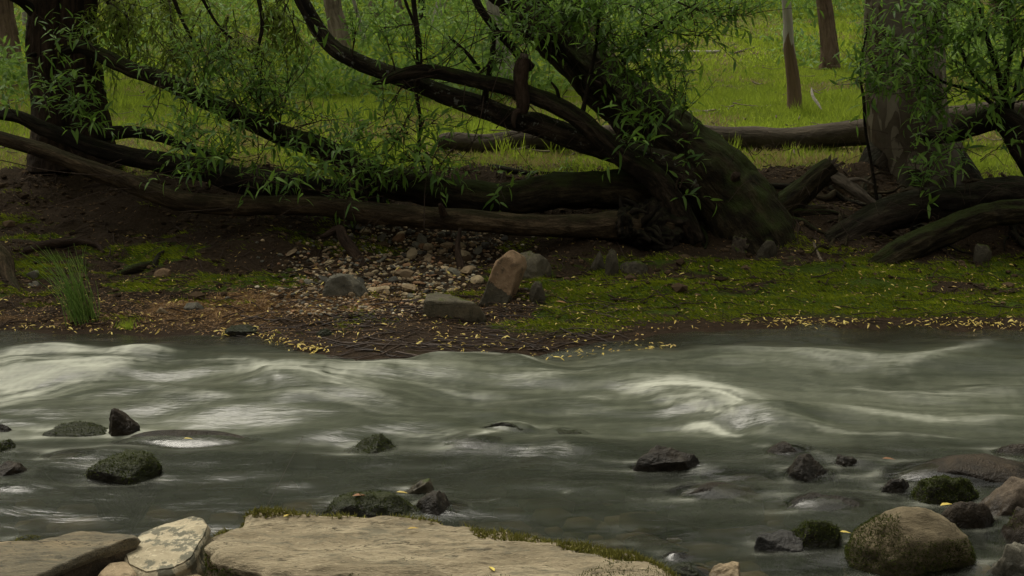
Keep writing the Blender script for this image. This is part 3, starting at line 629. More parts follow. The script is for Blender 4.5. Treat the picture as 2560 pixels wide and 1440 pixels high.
for k in range(32):
    x0, y0 = fo.r.uniform(240, 760), fo.r.uniform(-60, 40); x1, y1 = x0 + fo.r.uniform(-60, 60), y0 + fo.r.uniform(40, 130)
    Bq(x0, y0, 9.3, x1, y1, fo.r.uniform(9.0, 9.6), n=9, L=.24, ll=.085, r0=.004, up=-.15, droop=.5)
for k in range(14):
    x0, y0 = fo.r.uniform(300, 740), fo.r.uniform(60, 140); Bq(x0, y0, 9.2, x0 + fo.r.uniform(-40, 60), y0 + fo.r.uniform(20, 70), 9.0, n=6, L=.22, ll=.08, r0=.003, up=-.1)
hb = empty('hanging_bough', base_at(480, -20, 9.3), 'yellow green willow bough hanging into the top left between the trunks', 'branch')
for i, pth in enumerate([[(240, -40, 9.3, 12), (300, 60, 9.2, 9), (330, 160, 9.1, 5)], [(420, -40, 9.2, 12), (470, 80, 9.15, 9), (560, 200, 9.1, 7), (600, 260, 9.0, 4)], [(640, -40, 9.2, 12), (655, 60, 9.15, 10), (640, 170, 9.1, 8), (690, 240, 9.0, 6)], [(490, -30, 9.2, 9), (560, 80, 9.2, 7), (680, 160, 9.1, 5)]]):
    limb_part('branch', M['willow_bark'], hb, pth, 24, 8, .1, .05, 60 + i)
fo.emit(hb, 120)

# log on the meadow behind
gl = empty('meadow_log', base_at(1640, 375, 10.1), 'long smooth grey log lying on the grass behind the leaning willow and gum trunk', 'log')
limb_part('trunk', M['grey_log'], gl, [(1100, 358, 10.0, 30), (1130, 354, 10.0, 46), (1240, 354, 10.0, 48), (1380, 352, 10.0, 52), (1540, 346, 10.05, 58), (1700, 337, 10.1, 58), (1830, 342, 10.1, 58), (1950, 352, 10.1, 62), (2060, 342, 10.1, 62), (2170, 328, 10.1, 66), (2300, 312, 10.15, 66), (2450, 290, 10.2, 60), (2600, 278, 10.2, 54), (2800, 270, 10.2, 48)], 110, 22, .05, .02, 41)
# old gum at the right
gt = empty('gum_tree', base_at(2300, 470, 9.4), 'broad mottled grey gum trunk with peeling bark and flared foot at the right', 'tree')
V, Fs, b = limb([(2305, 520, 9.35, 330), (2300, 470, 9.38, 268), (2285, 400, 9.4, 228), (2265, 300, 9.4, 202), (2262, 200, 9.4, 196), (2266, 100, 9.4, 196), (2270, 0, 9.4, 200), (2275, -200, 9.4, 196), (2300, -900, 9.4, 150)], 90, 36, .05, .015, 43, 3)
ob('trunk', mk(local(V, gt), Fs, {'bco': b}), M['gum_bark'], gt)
for i, pth in enumerate([[(2240, 360, 9.45, 90), (2200, 410, 9.3, 90), (2185, 450, 9.22, 70), (2140, 500, 9.0, 50), (2100, 540, 8.9, 30)], [(2330, 370, 9.45, 90), (2380, 420, 9.3, 100), (2430, 470, 9.2, 80), (2480, 520, 9.1, 60), (2540, 560, 9.0, 40)], [(2290, 360, 9.45, 80), (2280, 430, 9.25, 90), (2270, 480, 9.1, 70), (2240, 540, 8.9, 40)]]):
    limb_part('root', M['old_bark'], gt, pth, 26, 12, .15, .12, 50 + i)
# right edge: willow bush, curved trunk, roots
cw = empty('curved_willow', base_at(2540, 420, 8.9), 'dark willow stool at the right edge with bent trunk and leafy upright stems', 'tree')
limb_part('trunk', M['old_bark'], cw, [(2700, 560, 8.7, 110), (2620, 440, 8.8, 100), (2560, 350, 8.8, 84), (2500, 300, 8.8, 62), (2430, 315, 8.85, 50), (2370, 335, 8.9, 36), (2290, 345, 8.95, 22)], 60, 18, .16, .12, 52)
for i, pth in enumerate([[(2510, 290, 8.8, 20), (2490, 240, 8.75, 16), (2440, 190, 8.7, 12), (2400, 120, 8.7, 8)], [(2515, 290, 8.8, 18), (2500, 200, 8.75, 14), (2470, 100, 8.7, 11), (2440, -20, 8.7, 9)], [(2520, 290, 8.8, 18), (2515, 200, 8.75, 14), (2530, 100, 8.7, 12), (2510, -30, 8.7, 9)],
                         [(2525, 290, 8.8, 14), (2540, 220, 8.75, 12), (2560, 150, 8.7, 9), (2590, 60, 8.7, 8)], [(2505, 280, 8.8, 12), (2440, 230, 8.7, 9), (2350, 200, 8.6, 7), (2260, 130, 8.55, 5)], [(2590, 300, 8.7, 16), (2570, 230, 8.65, 13), (2540, 240, 8.6, 9)],
                         [(2196, 520, 8.75, 10), (2180, 420, 8.78, 8), (2165, 330, 8.8, 7), (2160, 250, 8.75, 8), (2150, 180, 8.7, 6), (2170, 60, 8.7, 5)]]):
    limb_part('stem', M['willow_bark'], cw, pth, 30, 8, .12, .05, 70 + i)
fo = Foliage(106)
for a in [(2400, 130, 8.7, 2330, 60, 8.4), (2440, 190, 8.7, 2380, 150, 8.4), (2440, 30, 8.7, 2350, 0, 8.4), (2460, 80, 8.7, 2520, 20, 8.4), (2530, 100, 8.7, 2580, 50, 8.4), (2500, 150, 8.7, 2560, 110, 8.4), (2350, 200, 8.6, 2230, 150, 8.3), (2300, 160, 8.6, 2200, 110, 8.3), (2420, 220, 8.7, 2340, 250, 8.4),
          (2260, 130, 8.55, 2190, 190, 8.3), (2380, 60, 8.6, 2290, 30, 8.3), (2350, 200, 8.6, 2290, 230, 8.3), (2400, 120, 8.6, 2440, 70, 8.3), (2470, 100, 8.6, 2420, 90, 8.3), (2510, 40, 8.6, 2450, -20, 8.3), (2540, 220, 8.7, 2500, 180, 8.4), (2160, 250, 8.7, 2150, 160, 8.4), (2160, 200, 8.7, 2200, 230, 8.4), (2330, 100, 8.5, 2300, 170, 8.3), (2560, 150, 8.7, 2540, 80, 8.4), (2260, 60, 8.6, 2330, 110, 8.3), (2380, 250, 8.7, 2320, 280, 8.4), (2440, 150, 8.7, 2480, 220, 8.4), (2560, 250, 8.7, 2480, 250, 8.4), (2540, 0, 8.6, 2590, 20, 8.4)]: Bq(*a, n=15, L=.24, ll=.095, r0=.004)
for a in [(2320, 350, 8.8, 2310, 300, 8.5), (2340, 340, 8.8, 2310, 380, 8.4), (2330, 460, 8.6, 2310, 400, 8.4), (2300, 500, 8.5, 2290, 430, 8.3), (2430, 420, 8.6, 2400, 370, 8.3), (2380, 400, 8.6, 2350, 340, 8.4), (2290, 470, 8.5, 2320, 440, 8.3), (2310, 540, 8.4, 2300, 470, 8.2), (2450, 400, 8.7, 2520, 370, 8.4), (2400, 470, 8.5, 2380, 420, 8.3)]: Bq(*a, n=6, L=.2, ll=.105, r0=.003)
fo.emit(cw, 300)
rq = np.random.default_rng(78)
for k in range(34):
    c0_ = on_ground(rq.uniform(2060, 2600), rq.uniform(440, 620), 7); q = [c0_ + np.array([0, 0, rq.uniform(.0, .06)])]; d_ = np.array([rq.normal(0, .8), -.8])
    for i in range(6):
        d_ = d_ + rq.normal(0, .35, 2); d_ /= np.linalg.norm(d_); x, y = q[-1][:2] + d_ * rq.uniform(.05, .11) * np.array([1, .8]); q.append(np.array([x, y, float(H(x, y)) + rq.uniform(.0, .04)]))
    V, Fs, b = tube(catmull(q, 24), np.linspace(rq.uniform(.008, .028), .004, 24), 8, .25, k, 14, True, .15); ob('root', mk(local(V, cw), Fs, {'bco': b}), M['log_bark' if k % 3 else 'old_bark'], cw)
mb = MB(); r = np.random.default_rng(15)
for k in range(110):
    x, y = r.uniform(1880, 2560), r.uniform(330, 640); dx = r.uniform(-130, 130); arc([(x, y), (x + dx * .5, y + r.uniform(-45, 25)), (x + dx, y + r.uniform(-50, 60))], r.uniform(8.0, 8.6), r.uniform(1., 2.6))
ob('dead_twigs', mb.mesh(cw.location), M['twig'], cw, kind='stuff')
rl = empty('root_log', base_at(2300, 600, 8.0), 'heavy mossy root arching over the dark hollow at the right edge', 'root')
limb_part('root', M['mossy_bark'], rl, [(2140, 690, 7.95, 20), (2200, 658, 7.95, 48), (2260, 625, 7.98, 66), (2340, 590, 8.0, 64), (2430, 552, 8.0, 60), (2520, 535, 8.0, 58), (2620, 535, 8.0, 60), (2760, 545, 8.0, 60)], 60, 18, .18, .14, 81)
rl2 = empty('dark_log', base_at(2400, 520, 8.4), 'dark log lying along the bank above the root arch at the right', 'log')
limb_part('trunk', M['old_bark'], rl2, [(2030, 640, 8.3, 24), (2090, 600, 8.3, 56), (2180, 555, 8.35, 80), (2300, 520, 8.4, 84), (2420, 505, 8.4, 84), (2560, 490, 8.4, 90), (2760, 470, 8.4, 90)], 60, 18, .16, .12, 82)
st_ = empty('broken_stump', base_at(1940, 550, 8.5), 'leaning mossy broken stump with a ragged top right of the willow foot', 'stump')
limb_part('trunk', M['mossy_bark'], st_, [(1915, 575, 8.5, 80), (1950, 525, 8.5, 68), (2000, 478, 8.5, 58), (2045, 438, 8.5, 54), (2075, 412, 8.5, 46)], 36, 18, .14, .12, 83)
for i, (dx, dy, w_) in enumerate([(22, -18, 16), (5, -26, 14), (32, -2, 14), (14, -8, 20)]):
    limb_part('splinter', M['dead_wood'], st_, [(2062 + i * 5, 424, 8.5, w_), (2070 + dx * .6, 415 + dy * .6, 8.5, w_ * .7), (2072 + dx, 412 + dy, 8.5, 2)], 10, 6, .2, .1, 84 + i)
sp = empty('splintered_branch', base_at(2240, 545, 8.3), 'weathered grey splintered branch leaning down the bank beside the broken stump', 'branch')
limb_part('branch', M['dead_wood'], sp, [(2045, 424, 8.5, 12), (2080, 436, 8.48, 28), (2130, 468, 8.42, 30), (2190, 510, 8.36, 20), (2245, 548, 8.3, 6)], 44, 12, .25, .25, 88)
limb_part('spur', M['dead_wood'], sp, [(2110, 452, 8.45, 16), (2150, 448, 8.42, 10), (2185, 462, 8.4, 4)], 14, 8, .2, .2, 89)

# trees across the meadow
def back_tree(name, label, mat, path, seed, k=18, cat='tree', extra=None, group=None):
    g = on_ground(path[0][0], path[0][1], 9.0); Y = g[1]
    root = empty(name, g, label, cat, group)
    pth = [(path[0][0], path[0][1] + 14, Y, path[0][2] * 1.25)] + [(x, y, Y, w_) for x, y, w_ in path]
    x, y, w_ = path[-1]; x0, y0, _ = path[0]
    dx = (x - x0) / (y - y0); pth.append((x + dx * -300, y - 300, Y, w_ * .95)); pth.append((x + dx * -1500, y - 1500, Y, w_ * .6))
    limb_part('trunk', mat, root, pth, 60, k, .07, .07, seed, 3)
    return root, Y
BT = [('slim_gum', 'slim young gum tree, pale above and brown stripped bark below, on the grass', 'slim_gum_bark', [(1992, 282, 42), (1984, 200, 32), (1974, 110, 26), (1966, 0, 22)]),
      ('stringybark_tree', 'reddish brown straight trunk standing on the slope right of the slim gum', 'red_bark', [(2074, 172, 54), (2070, 100, 42), (2060, 0, 38)]),
      ('grey_trunk_tree', 'thick grey brown trunk on the meadow at the left edge', 'red_bark', [(28, 160, 64), (18, 80, 52), (8, 0, 46)]),
      ('upright_tree', 'brown trunk behind the lichened willow limb, top left of centre', 'far_bark', [(852, 132, 62), (843, 60, 48), (830, 0, 42)]),
      ('thin_tree', 'thin pale sapling leaning beside the brown trunk behind the willow limb', 'pale_wood', [(912, 108, 12), (898, 50, 10), (884, 0, 9)]),
      ('bleached_tree', 'bleached grey broken trunk in the grass behind the hanging stub', 'pale_wood', [(1275, 222, 48), (1264, 160, 40), (1250, 100, 34), (1235, 30, 30)]),
      ('pale_tree', 'pale trunk far up the slope between thin dark saplings', 'pale_wood', [(1092, 62, 30), (1100, 20, 26), (1104, 0, 25)]),
      ('dark_tree', 'narrow dark trunk far up the slope left of the pale trunk', 'old_bark', [(1058, 72, 20), (1056, 20, 17), (1052, 0, 16)]),
      ('brown_tree', 'brown trunk far up the slope between the left and centre trunks', 'far_bark', [(1005, 66, 24), (998, 20, 20), (994, 0, 19)]),
      ('faint_tree', 'small grey trunk highest on the slope at the top of the meadow', 'far_bark', [(936, 48, 26), (934, 0, 24)]),
      ('ribbon_tree', 'red brown ribbon barked trunk behind the leaves at the top right corner', 'red_bark', [(2505, 60, 62), (2502, 0, 56)]),
      ('distant_tree', 'slender grey trunk on the slope behind the leaning willow crown', 'far_bark', [(1560, 230, 40), (1500, 100, 30), (1460, 0, 26)]),
      ('corner_tree', 'slender pale trunk just right of the trunk at the left edge', 'pale_wood', [(62, 60, 12), (60, 0, 11)])]
for i, (nm, lab, mt, pth) in enumerate(BT):
    root, Y = back_tree(nm, lab, M[mt], pth, 200 + i)
    top = P(pth[-1][0], pth[-1][1], Y)
    if i in (1, 2, 3): crown(root, (top[0], Y, 7.5), (2.0, 2.0, 1.4), 2500, 300 + i, 'willow_leaf', .35, .09)
def lying(name, label, mat, path, cat='log', k=10, lift=.3):
    a = on_ground(path[0][0], path[0][1] + path[0][2] * .4, 7.0); pts, rad = [], []
    for x, y, w_ in path:
        g = on_ground(x, y + w_ * .4, 7.0); r_ = w_ * mpp(y, g[1]) / 2; pts.append(g + np.array([0, 0, r_ * .8])); rad.append(r_)
    c = catmull(np.column_stack([pts, rad]), 30); V, Fs, b = tube(c[:, :3], np.maximum(c[:, 3], .002), k, .15, len(label), 5, True, .1)
    root = ob(name, mk(V - a, Fs, {'bco': b}), mat, None, label, cat, loc=a); return root
lying('bleached_log', 'long thin bleached log lying across the far slope behind the willow', M['pale_wood'], [(1130, 116, 8), (1300, 113, 9), (1500, 122, 9), (1700, 130, 10), (1800, 130, 9)])
lying('bleached_branch', 'forked dry branch on the far slope at the right end of the bleached log', M['dead_wood'], [(1820, 138, 5), (1860, 126, 7), (1900, 115, 4)], 'branch')
lying('pale_pole', 'long thin grey pole lying on the grass left of the slim gum', M['pale_wood'], [(1722, 281, 6), (1830, 272, 5), (1940, 263, 4)], 'branch')
lying('fallen_bough', 'short thick brown bough resting in the grass behind the hanging stub', M['log_bark'], [(1190, 205, 16), (1240, 226, 24), (1310, 246, 24)], 'branch')
lying('far_log', 'short brown log on the slope left of the brown trunk', M['log_bark'], [(742, 116, 10), (770, 108, 12), (800, 98, 6)])
lying('mossy_far_log', 'grey log half hidden by leaves in the upper left grass', M['dead_wood'], [(410, 130, 12), (520, 130, 11), (620, 116, 6)])
lying('grass_stick', 'thin pale stick on the brown grass between the log and left trunks', M['pale_twig'], [(930, 384, 8), (1010, 386, 6), (1090, 390, 4)], 'branch')
lying('bank_stick', 'dark bent stick on the soil bank under the meadow log', M['old_bark'], [(1150, 405, 12), (1240, 418, 14), (1320, 432, 10), (1400, 432, 5)], 'branch')
lying('mossy_branch', 'curved bare branch on the dark bank at the left above the rushes', M['dead_dark'], [(60, 628, 16), (110, 613, 22), (180, 606, 20), (240, 612, 14), (262, 632, 7)], 'branch')
lying('soil_stick', 'short dark log half sunk in the soil behind the broken stump', M['old_bark'], [(1870, 464, 12), (1940, 464, 14), (2030, 466, 10)], 'branch')
lying('buried_log', 'stubby brown log lying in the gap between broken stump and splintered branch', M['log_bark'], [(1985, 528, 22), (2020, 524, 24), (2060, 518, 16)])
lying('pale_stake', 'pale thin stick standing askew on the moss below the splintered branch', M['pale_twig'], [(2056, 655, 6), (2045, 635, 7), (2034, 607, 5)], 'branch')
def stick(name, label, mat, path, seed, k=10):
    root = empty(name, base_at(*path[0][:3]), label, 'branch'); limb_part('wood', mat, root, path, 24, k, .2, .15, seed); return root
stick('leaning_stick', 'dark crooked stick propped against the long log above the pale stones', M['dead_dark'], [(912, 680, 7.85, 24), (890, 640, 7.9, 30), (860, 600, 7.95, 30), (850, 575, 8.0, 24), (815, 590, 8.0, 14), (800, 592, 8.0, 7)], 91)
stick('stub_post', 'short dark upright snag standing in the pale stones', M['dead_dark'], [(1158, 695, 7.72, 30), (1150, 660, 7.75, 22), (1142, 620, 7.8, 16), (1150, 570, 7.85, 9)], 92)
stick('root_snag', 'dark forked snag standing in the moss at the left', M['old_bark'], [(372, 700, 7.75, 26), (384, 665, 7.8, 20), (398, 640, 7.85, 14), (412, 628, 7.85, 6)], 93)
stick('mossy_root', 'low mossy root running over the left bank to the forked snag', M['mossy_bark'], [(270, 700, 7.65, 18), (330, 672, 7.75, 24), (400, 658, 7.85, 22), (450, 662, 7.9, 10)], 94)
stick('left_root', 'twisted brown root coming down to the beach at the left edge', M['log_bark'], [(-40, 600, 7.7, 46), (5, 640, 7.65, 40), (20, 690, 7.55, 34), (48, 735, 7.4, 16)], 95)
def bark_strip():
    c = catmull([P(2028, 218, 12.3), P(2032, 240, 12.2), P(2044, 258, 12.15), P(2054, 274, 12.1)], 16); wv = np.linspace(.3, 1, 16); wv = np.sin(np.linspace(.25, 2.9, 16)) * .014
    V = np.concatenate([c + np.array([1, 0, .25]) * wv[:, None], c + np.array([0, -.008, 0]), c - np.array([1, 0, .25]) * wv[:, None]]); i = np.arange(15)
    Q = np.vstack([np.stack([i, i + 1, i + 17, i + 16], 1), np.stack([i + 16, i + 17, i + 33, i + 32], 1)])
    me = mk(V - c[-1], Q, {'bco': V}); ob('bark_strip', me, M['pale_wood'], None, 'curled white bark strip standing in the grass beside the slim gum', 'bark', loc=c[-1])
bark_strip()

# the forest on the rise beyond: trunks and hanging leaves, a mass nobody could count
rf = np.random.default_rng(909); n = 26000; cx = rf.uniform(-38, 38, 150); cy = rf.uniform(27, 60, 150); cz = rf.uniform(5, 20, 150); k = rf.integers(0, 150, n)
O = np.stack([cx[k] + rf.normal(0, 1.6, n), cy[k] + rf.normal(0, 1.6, n), H(cx, cy)[k] + cz[k] + rf.normal(0, 1.4, n)], -1)
V, Fc, v = leaf_cloud(O, rf.normal(0, 1, (n, 3)) + np.array([0, 0, -.6]), rf.normal(0, 1, (n, 3)), .75 * rf.uniform(.6, 1.4, n), .24, .2, rf.uniform(0, .999, n))
ob('forest', mk(V, Fc, {'var': v}), M['weed'], kind='stuff')
mb = MB()
for k in range(90):
    x, y = rf.uniform(-22, 22), rf.uniform(21, 50); z = float(H(x, y)); rr = rf.uniform(.07, .2); q = np.array([[x + rf.normal(0, .12) * i, y, z - .2 + i * 3.2] for i in range(6)]); Vt, Fs, b = tube(catmull(q, 14), np.linspace(rr * 1.25, rr * .7, 14), 9, .1, k, 1); mb.add(Vt, Fs, bco=b)
ob('forest_trunks', mb.mesh(), M['far_bark'], kind='stuff')

# canopy of the bank's trees, above the frame: this is what keeps the bank in shade
crown(lw, (.2, 9.4, 3.1), (3.3, 1.3, .75), 7000, 401, 'willow_leaf', .16, .035, 220)
crown(tw, (-3.4, 9.5, 3.3), (2.4, 1.5, .95), 4600, 402, 'willow_leaf', .16, .035, 150)
crown(gt, (4.0, 9.4, 3.3), (2.4, 1.4, .95), 4600, 403, 'willow_leaf', .16, .035, 140)

# ------------------------------------------------------------------ rocks
def rock_shape(seed, facets=9, sub=5, rough=.06, square=0.):
    r = np.random.default_rng(seed); V, Fc = ICO[sub]; V = V.copy()
    if square: V = np.sign(V) * np.abs(V) ** (1 - square); 
    for k in range(facets):
        n = r.normal(0, 1, 3); n /= np.linalg.norm(n); d = r.uniform(.50, .86); e = V @ n - d; V = V - np.maximum(e, 0)[:, None] * n * .9
    N = V / (np.linalg.norm(V, axis=1)[:, None] + 1e-9)
    V = V + N * (rough * fbm(V[:, 0] * 2 + seed, V[:, 1] * 2, V[:, 2] * 2, seed, 5) + rough * .5 * fbm(V[:, 0] * 7, V[:, 1] * 7 + seed, V[:, 2] * 7, seed + 2, 4))[:, None]
    V -= (V.max(0) + V.min(0)) / 2; V /= (V.max(0) - V.min(0)) / 2
    return V, Fc
def moss_hair(V, Fc, mask_fn, n, seed, h=.012):
    """short moss fronds growing out of a rock surface where the mask says so"""
    r = np.random.default_rng(seed); a, b, c = V[Fc[:, 0]], V[Fc[:, 1]], V[Fc[:, 2]]; cr = np.cross(b - a, c - a); ar = np.linalg.norm(cr, axis=1); nn = cr / (ar[:, None] + 1e-12)
    k = r.choice(len(Fc), n, p=ar / ar.sum()); u, v = r.uniform(0, 1, (2, n)); f = u + v > 1; u[f], v[f] = 1 - u[f], 1 - v[f]
    p = a[k] + u[:, None] * (b - a)[k] + v[:, None] * (c - a)[k]; m = mask_fn(p, nn[k]) > r.uniform(0, 1, n); p, q = p[m], nn[k][m]; n = len(p)
    if not n: return None
    d = q + r.normal(0, .6, (n, 3)); lat = r.normal(0, 1, (n, 3)); 
    return leaf_tri(p, d, lat, h * r.uniform(.5, 1.4, n), h * .35) + (r.uniform(0, .999, n),)
def leaf_tri(p, d, lat, L, W):
    n = len(p); d = d / np.linalg.norm(d, axis=1)[:, None]; s = np.cross(d, lat); s /= np.linalg.norm(s, axis=1)[:, None] + 1e-9
    L, W = (np.broadcast_to(np.asarray(x, float), (n,))[:, None] for x in (L, W))
    V = np.stack([p - s * W / 2, p + s * W / 2, p + d * L], 1).reshape(-1, 3); return V, np.arange(n * 3).reshape(-1, 3)
def add_moss(root, V, Fc, fn, n, seed, mat='dark_moss', h=.012):
    q = moss_hair(V, Fc, fn, n, seed, h)
    if q is None: return
    tv, tf, var = q; ob('moss', mk(tv - np.array(root.location), tf, {'var': np.repeat(var, 3)}, False), M[mat], root, kind='stuff')
WET = []
def rock(label, px0, px1, pyt, pyb, mat, seed, dr=.75, facets=8, z0=None, square=0., yaw=0., tilt=0., rough=.06, moss=None, name='rock', cat='rock', group=None, deep=.9, sink=.006):
    pc = (px0 + px1) / 2
    f = on_z(pc, pyb, 0.) if z0 == 0 else on_ground(pc, pyb, 3.0)
    if z0 == 0 and seed not in (501, 536, 541): deep = 2.3
    k = mpp(pyb, f[1]); sx = (px1 - px0) / 2 * k * (1.07 if deep > 1 else 1); sy = sx * dr; Yc = f[1] + sy * .8
    zt = P(pc, pyt, Yc + sy * .15)[2]; zb = f[2] - deep * max(zt - f[2], .03) - .02
    sz = (zt - zb) / 2
    V, Fc = rock_shape(seed, max(0, facets + 2), 5, rough, square); V = V * np.array([sx, sy, sz])
    if yaw or tilt:
        R = np.array((Matrix.Rotation(yaw, 3, 'Z') @ Matrix.Rotation(tilt, 3, 'Y'))[:]); V = V @ R.T
    loc = np.array([P(pc, pyt, Yc)[0], Yc, (zt + zb) / 2 - sink])
    if z0 == 0: WET.append((loc[0], Yc, sx, sy, loc[2], sz, sink))
    o = ob(name, mk(V, Fc), M[mat], None, label, cat, group, loc=loc)
    if moss:
        fn, n, mm, h = moss; add_moss(o, V + loc, Fc, fn, n, seed + 1, mm, h)
    return o
ns = lambda p, s, sd: fbm(p[:, 0] * s, p[:, 1] * s, p[:, 2] * s, sd, 3)
all_moss = lambda p, n: sst(n[:, 2] + .6 * ns(p, 9, 3), -.3, .4)
# in the stream, left
rock('dark pointed wet rock standing up in the stream at the left', 268, 345, 1013, 1080, 'wet_brown', 501, .8, 6, 0)
rock('long low brown wet rock with ripples, left of centre in the stream', 280, 645, 1070, 1118, 'wet_brown', 502, .35, 5, 0, rough=.03, sink=.012)
rock('black green mossy rock in the near stream at the left', 218, 398, 1122, 1202, 'wet_mossy', 503, .7, 9, 0, moss=(lambda p, n: all_moss(p, n) * .7, 5000, 'dark_moss', .010))
rock('flat dark rock with a mossy rim behind the pointed wet rock', 100, 285, 1054, 1082, 'wet_mossy', 504, .5, 6, 0, moss=(lambda p, n: sst(ns(p, 7, 5), 0, .4), 1500, 'dark_moss', .008))
rock('small reddish wet rock cut by the left edge in the near stream', -40, 66, 1150, 1192, 'wet_brown', 505, .7, 7, 0)
rock('small mossy rock at the left edge of the stream', -40, 32, 1098, 1132, 'wet_mossy', 506, .7, 7, 0, moss=(all_moss, 1800, 'dark_moss', .010))
rock('little dark wet stone at the left edge below the white wave', -30, 32, 1054, 1070, 'wet_dark', 507, .7, 7, 0)
rock('drowned brown rock left of the black mossy rock', 110, 235, 1114, 1148, 'wet_brown', 508, .6, 5, 0, rough=.03, sink=.025)
rock('reddish stone awash below the left edge rock', -30, 30, 1200, 1228, 'wet_brown', 509, .7, 7, 0, sink=.02)
# middle
rock('dark mossy rock parting the flow left of centre', 868, 992, 1080, 1132, 'wet_mossy', 511, .7, 7, 0, moss=(lambda p, n: all_moss(p, n) * sst(-p[:, 0], .35, .45), 2500, 'dark_moss', .008))
rock('smooth brown rock with white water sliding over it at centre', 1112, 1252, 1082, 1122, 'wet_brown', 512, .6, 5, 0, rough=.03, sink=.025)
rock('dark mossy rock just behind the water covered one', 1195, 1345, 1038, 1078, 'wet_mossy', 513, .6, 6, 0, sink=.015)
rock('drowned dark rock right of the mossy centre rock', 1340, 1480, 1050, 1085, 'wet_mossy', 514, .6, 5, 0, rough=.03, sink=.03)
rock('flat mossy rock strewn with leaves just beyond the big slab', 805, 1062, 1222, 1296, 'wet_mossy', 515, .55, 8, 0, moss=(lambda p, n: sst(ns(p, 8, 7), -.1, .4), 3500, 'dark_moss', .009))
rock('black wet wedge rock behind the middle of the big slab', 1032, 1162, 1222, 1290, 'wet_dark', 516, .7, 6, 0)
rock('small pale green stone awash behind the flat leafy rock', 1010, 1085, 1190, 1235, 'bank_rock', 517, .6, 7, 0)
# right
rock('long black wet wedge rock with dripping rim, right of centre', 1573, 1750, 1114, 1172, 'wet_dark', 521, .35, 8, 0, tilt=.10)
rock('rounded brown rock under a veil of water near the white plume', 1915, 2035, 1088, 1142, 'wet_brown', 522, .7, 5, 0, rough=.03, sink=.02)
rock('half round wet rock with a dark left face right of the wedge', 1963, 2095, 1130, 1202, 'wet_dark', 523, .75, 7, 0)
rock('small wet stone with a yellow leaf right of the half round rock', 2085, 2150, 1132, 1168, 'wet_dark', 524, .7, 7, 0)
rock('low flat submerged brown rock in the right near water', 1672, 1905, 1192, 1242, 'wet_brown', 525, .5, 5, 0, rough=.03, sink=.022)
rock('thin dark wet ledge behind the flat submerged brown rock', 1760, 1950, 1176, 1198, 'wet_dark', 526, .4, 6, 0, sink=.012)
rock('submerged dark rock left of the mossy boulder with white trickle', 1963, 2165, 1218, 1272, 'wet_dark', 527, .55, 6, 0, sink=.02)
rock('broad flat wet brown rock at the right edge of the stream', 2215, 2640, 1126, 1215, 'wet_brown', 528, .45, 7, 0, rough=.04, sink=.02)
rock('brown lump of rock at the right edge beyond the broad flat one', 2488, 2620, 1106, 1152, 'wet_brown', 529, .7, 7, 0)
rock('small dark cube of rock below the broad flat wet rock', 2204, 2292, 1188, 1226, 'wet_dark', 530, .7, 8, 0)
rock('rock thickly covered in green moss at the right', 2275, 2442, 1170, 1254, 'wet_mossy', 531, .8, 2, 0, rough=.09, moss=(lambda p, n: .95 * sst(n[:, 2], -.5, .1), 13000, 'dark_moss', .008))
rock('long smooth brown rock behind the mossy one at the right edge', 2405, 2660, 1190, 1296, 'brown_rock', 532, .42, 3, 0, tilt=.14)
rock('brown rock with a mossy left shoulder above the round boulder', 2348, 2505, 1236, 1326, 'wet_brown', 533, .7, 8, 0, moss=(lambda p, n: sst(-p[:, 0] + 1.27, -.02, .05) * sst(n[:, 2], -.1, .4), 5000, 'moss', .010))
rock('dark rock with orange stain cut by the right edge', 2472, 2640, 1266, 1372, 'wet_brown', 534, .7, 8, 0, moss=(lambda p, n: sst(ns(p, 6, 9), .1, .5) * sst(n[:, 2], 0, .5), 3000, 'dark_moss', .010))
rock('grey angular slab rock in the lower right corner', 2472, 2660, 1348, 1450, 'grey_rock', 535, .55, 10, 0, tilt=-.15)
rock('dark wet slate in front of the mossy stones, lower right', 1892, 2016, 1326, 1374, 'slate', 537, .7, 8, 0)
rock('low mossy stone between the slate and the round boulder', 1952, 2118, 1290, 1372, 'wet_mossy', 538, .6, 7, 0, moss=(lambda p, n: all_moss(p, n), 5500, 'dark_moss', .010))
rock('black wet stone awash right of the end of the big slab', 1655, 1735, 1366, 1392, 'wet_dark', 539, .6, 6, 0, sink=.012)
rock('dark stone awash in the bottom near water left of the pale tip', 1655, 1790, 1390, 1440, 'wet_mossy', 540, .6, 6, 0, sink=.015)
rock('pale orange tip of a rock at the bottom edge right of the slab', 1765, 1865, 1400, 1480, 'pale_rock', 541, .8, 7, 0)
rock('sunken brown stone under the near water right of centre', 1560, 1720, 1320, 1350, 'wet_brown', 542, .6, 6, 0, sink=.03)
RB = rock('big round tan boulder with moss round its foot at the lower right', 2120, 2446, 1256, 1430, 'round_rock', 536, .66, -1, 0, rough=.05,
          moss=(lambda p, n: np.clip(sst(-(p[:, 0] - 1.20) - .9 * (p[:, 2] - .10) + .04 * ns(p, 14, 2), -.02, .05) + sst(.075 - p[:, 2] + .035 * ns(p, 12, 4), -.01, .03), 0, 1), 32000, 'dark_moss', .007))

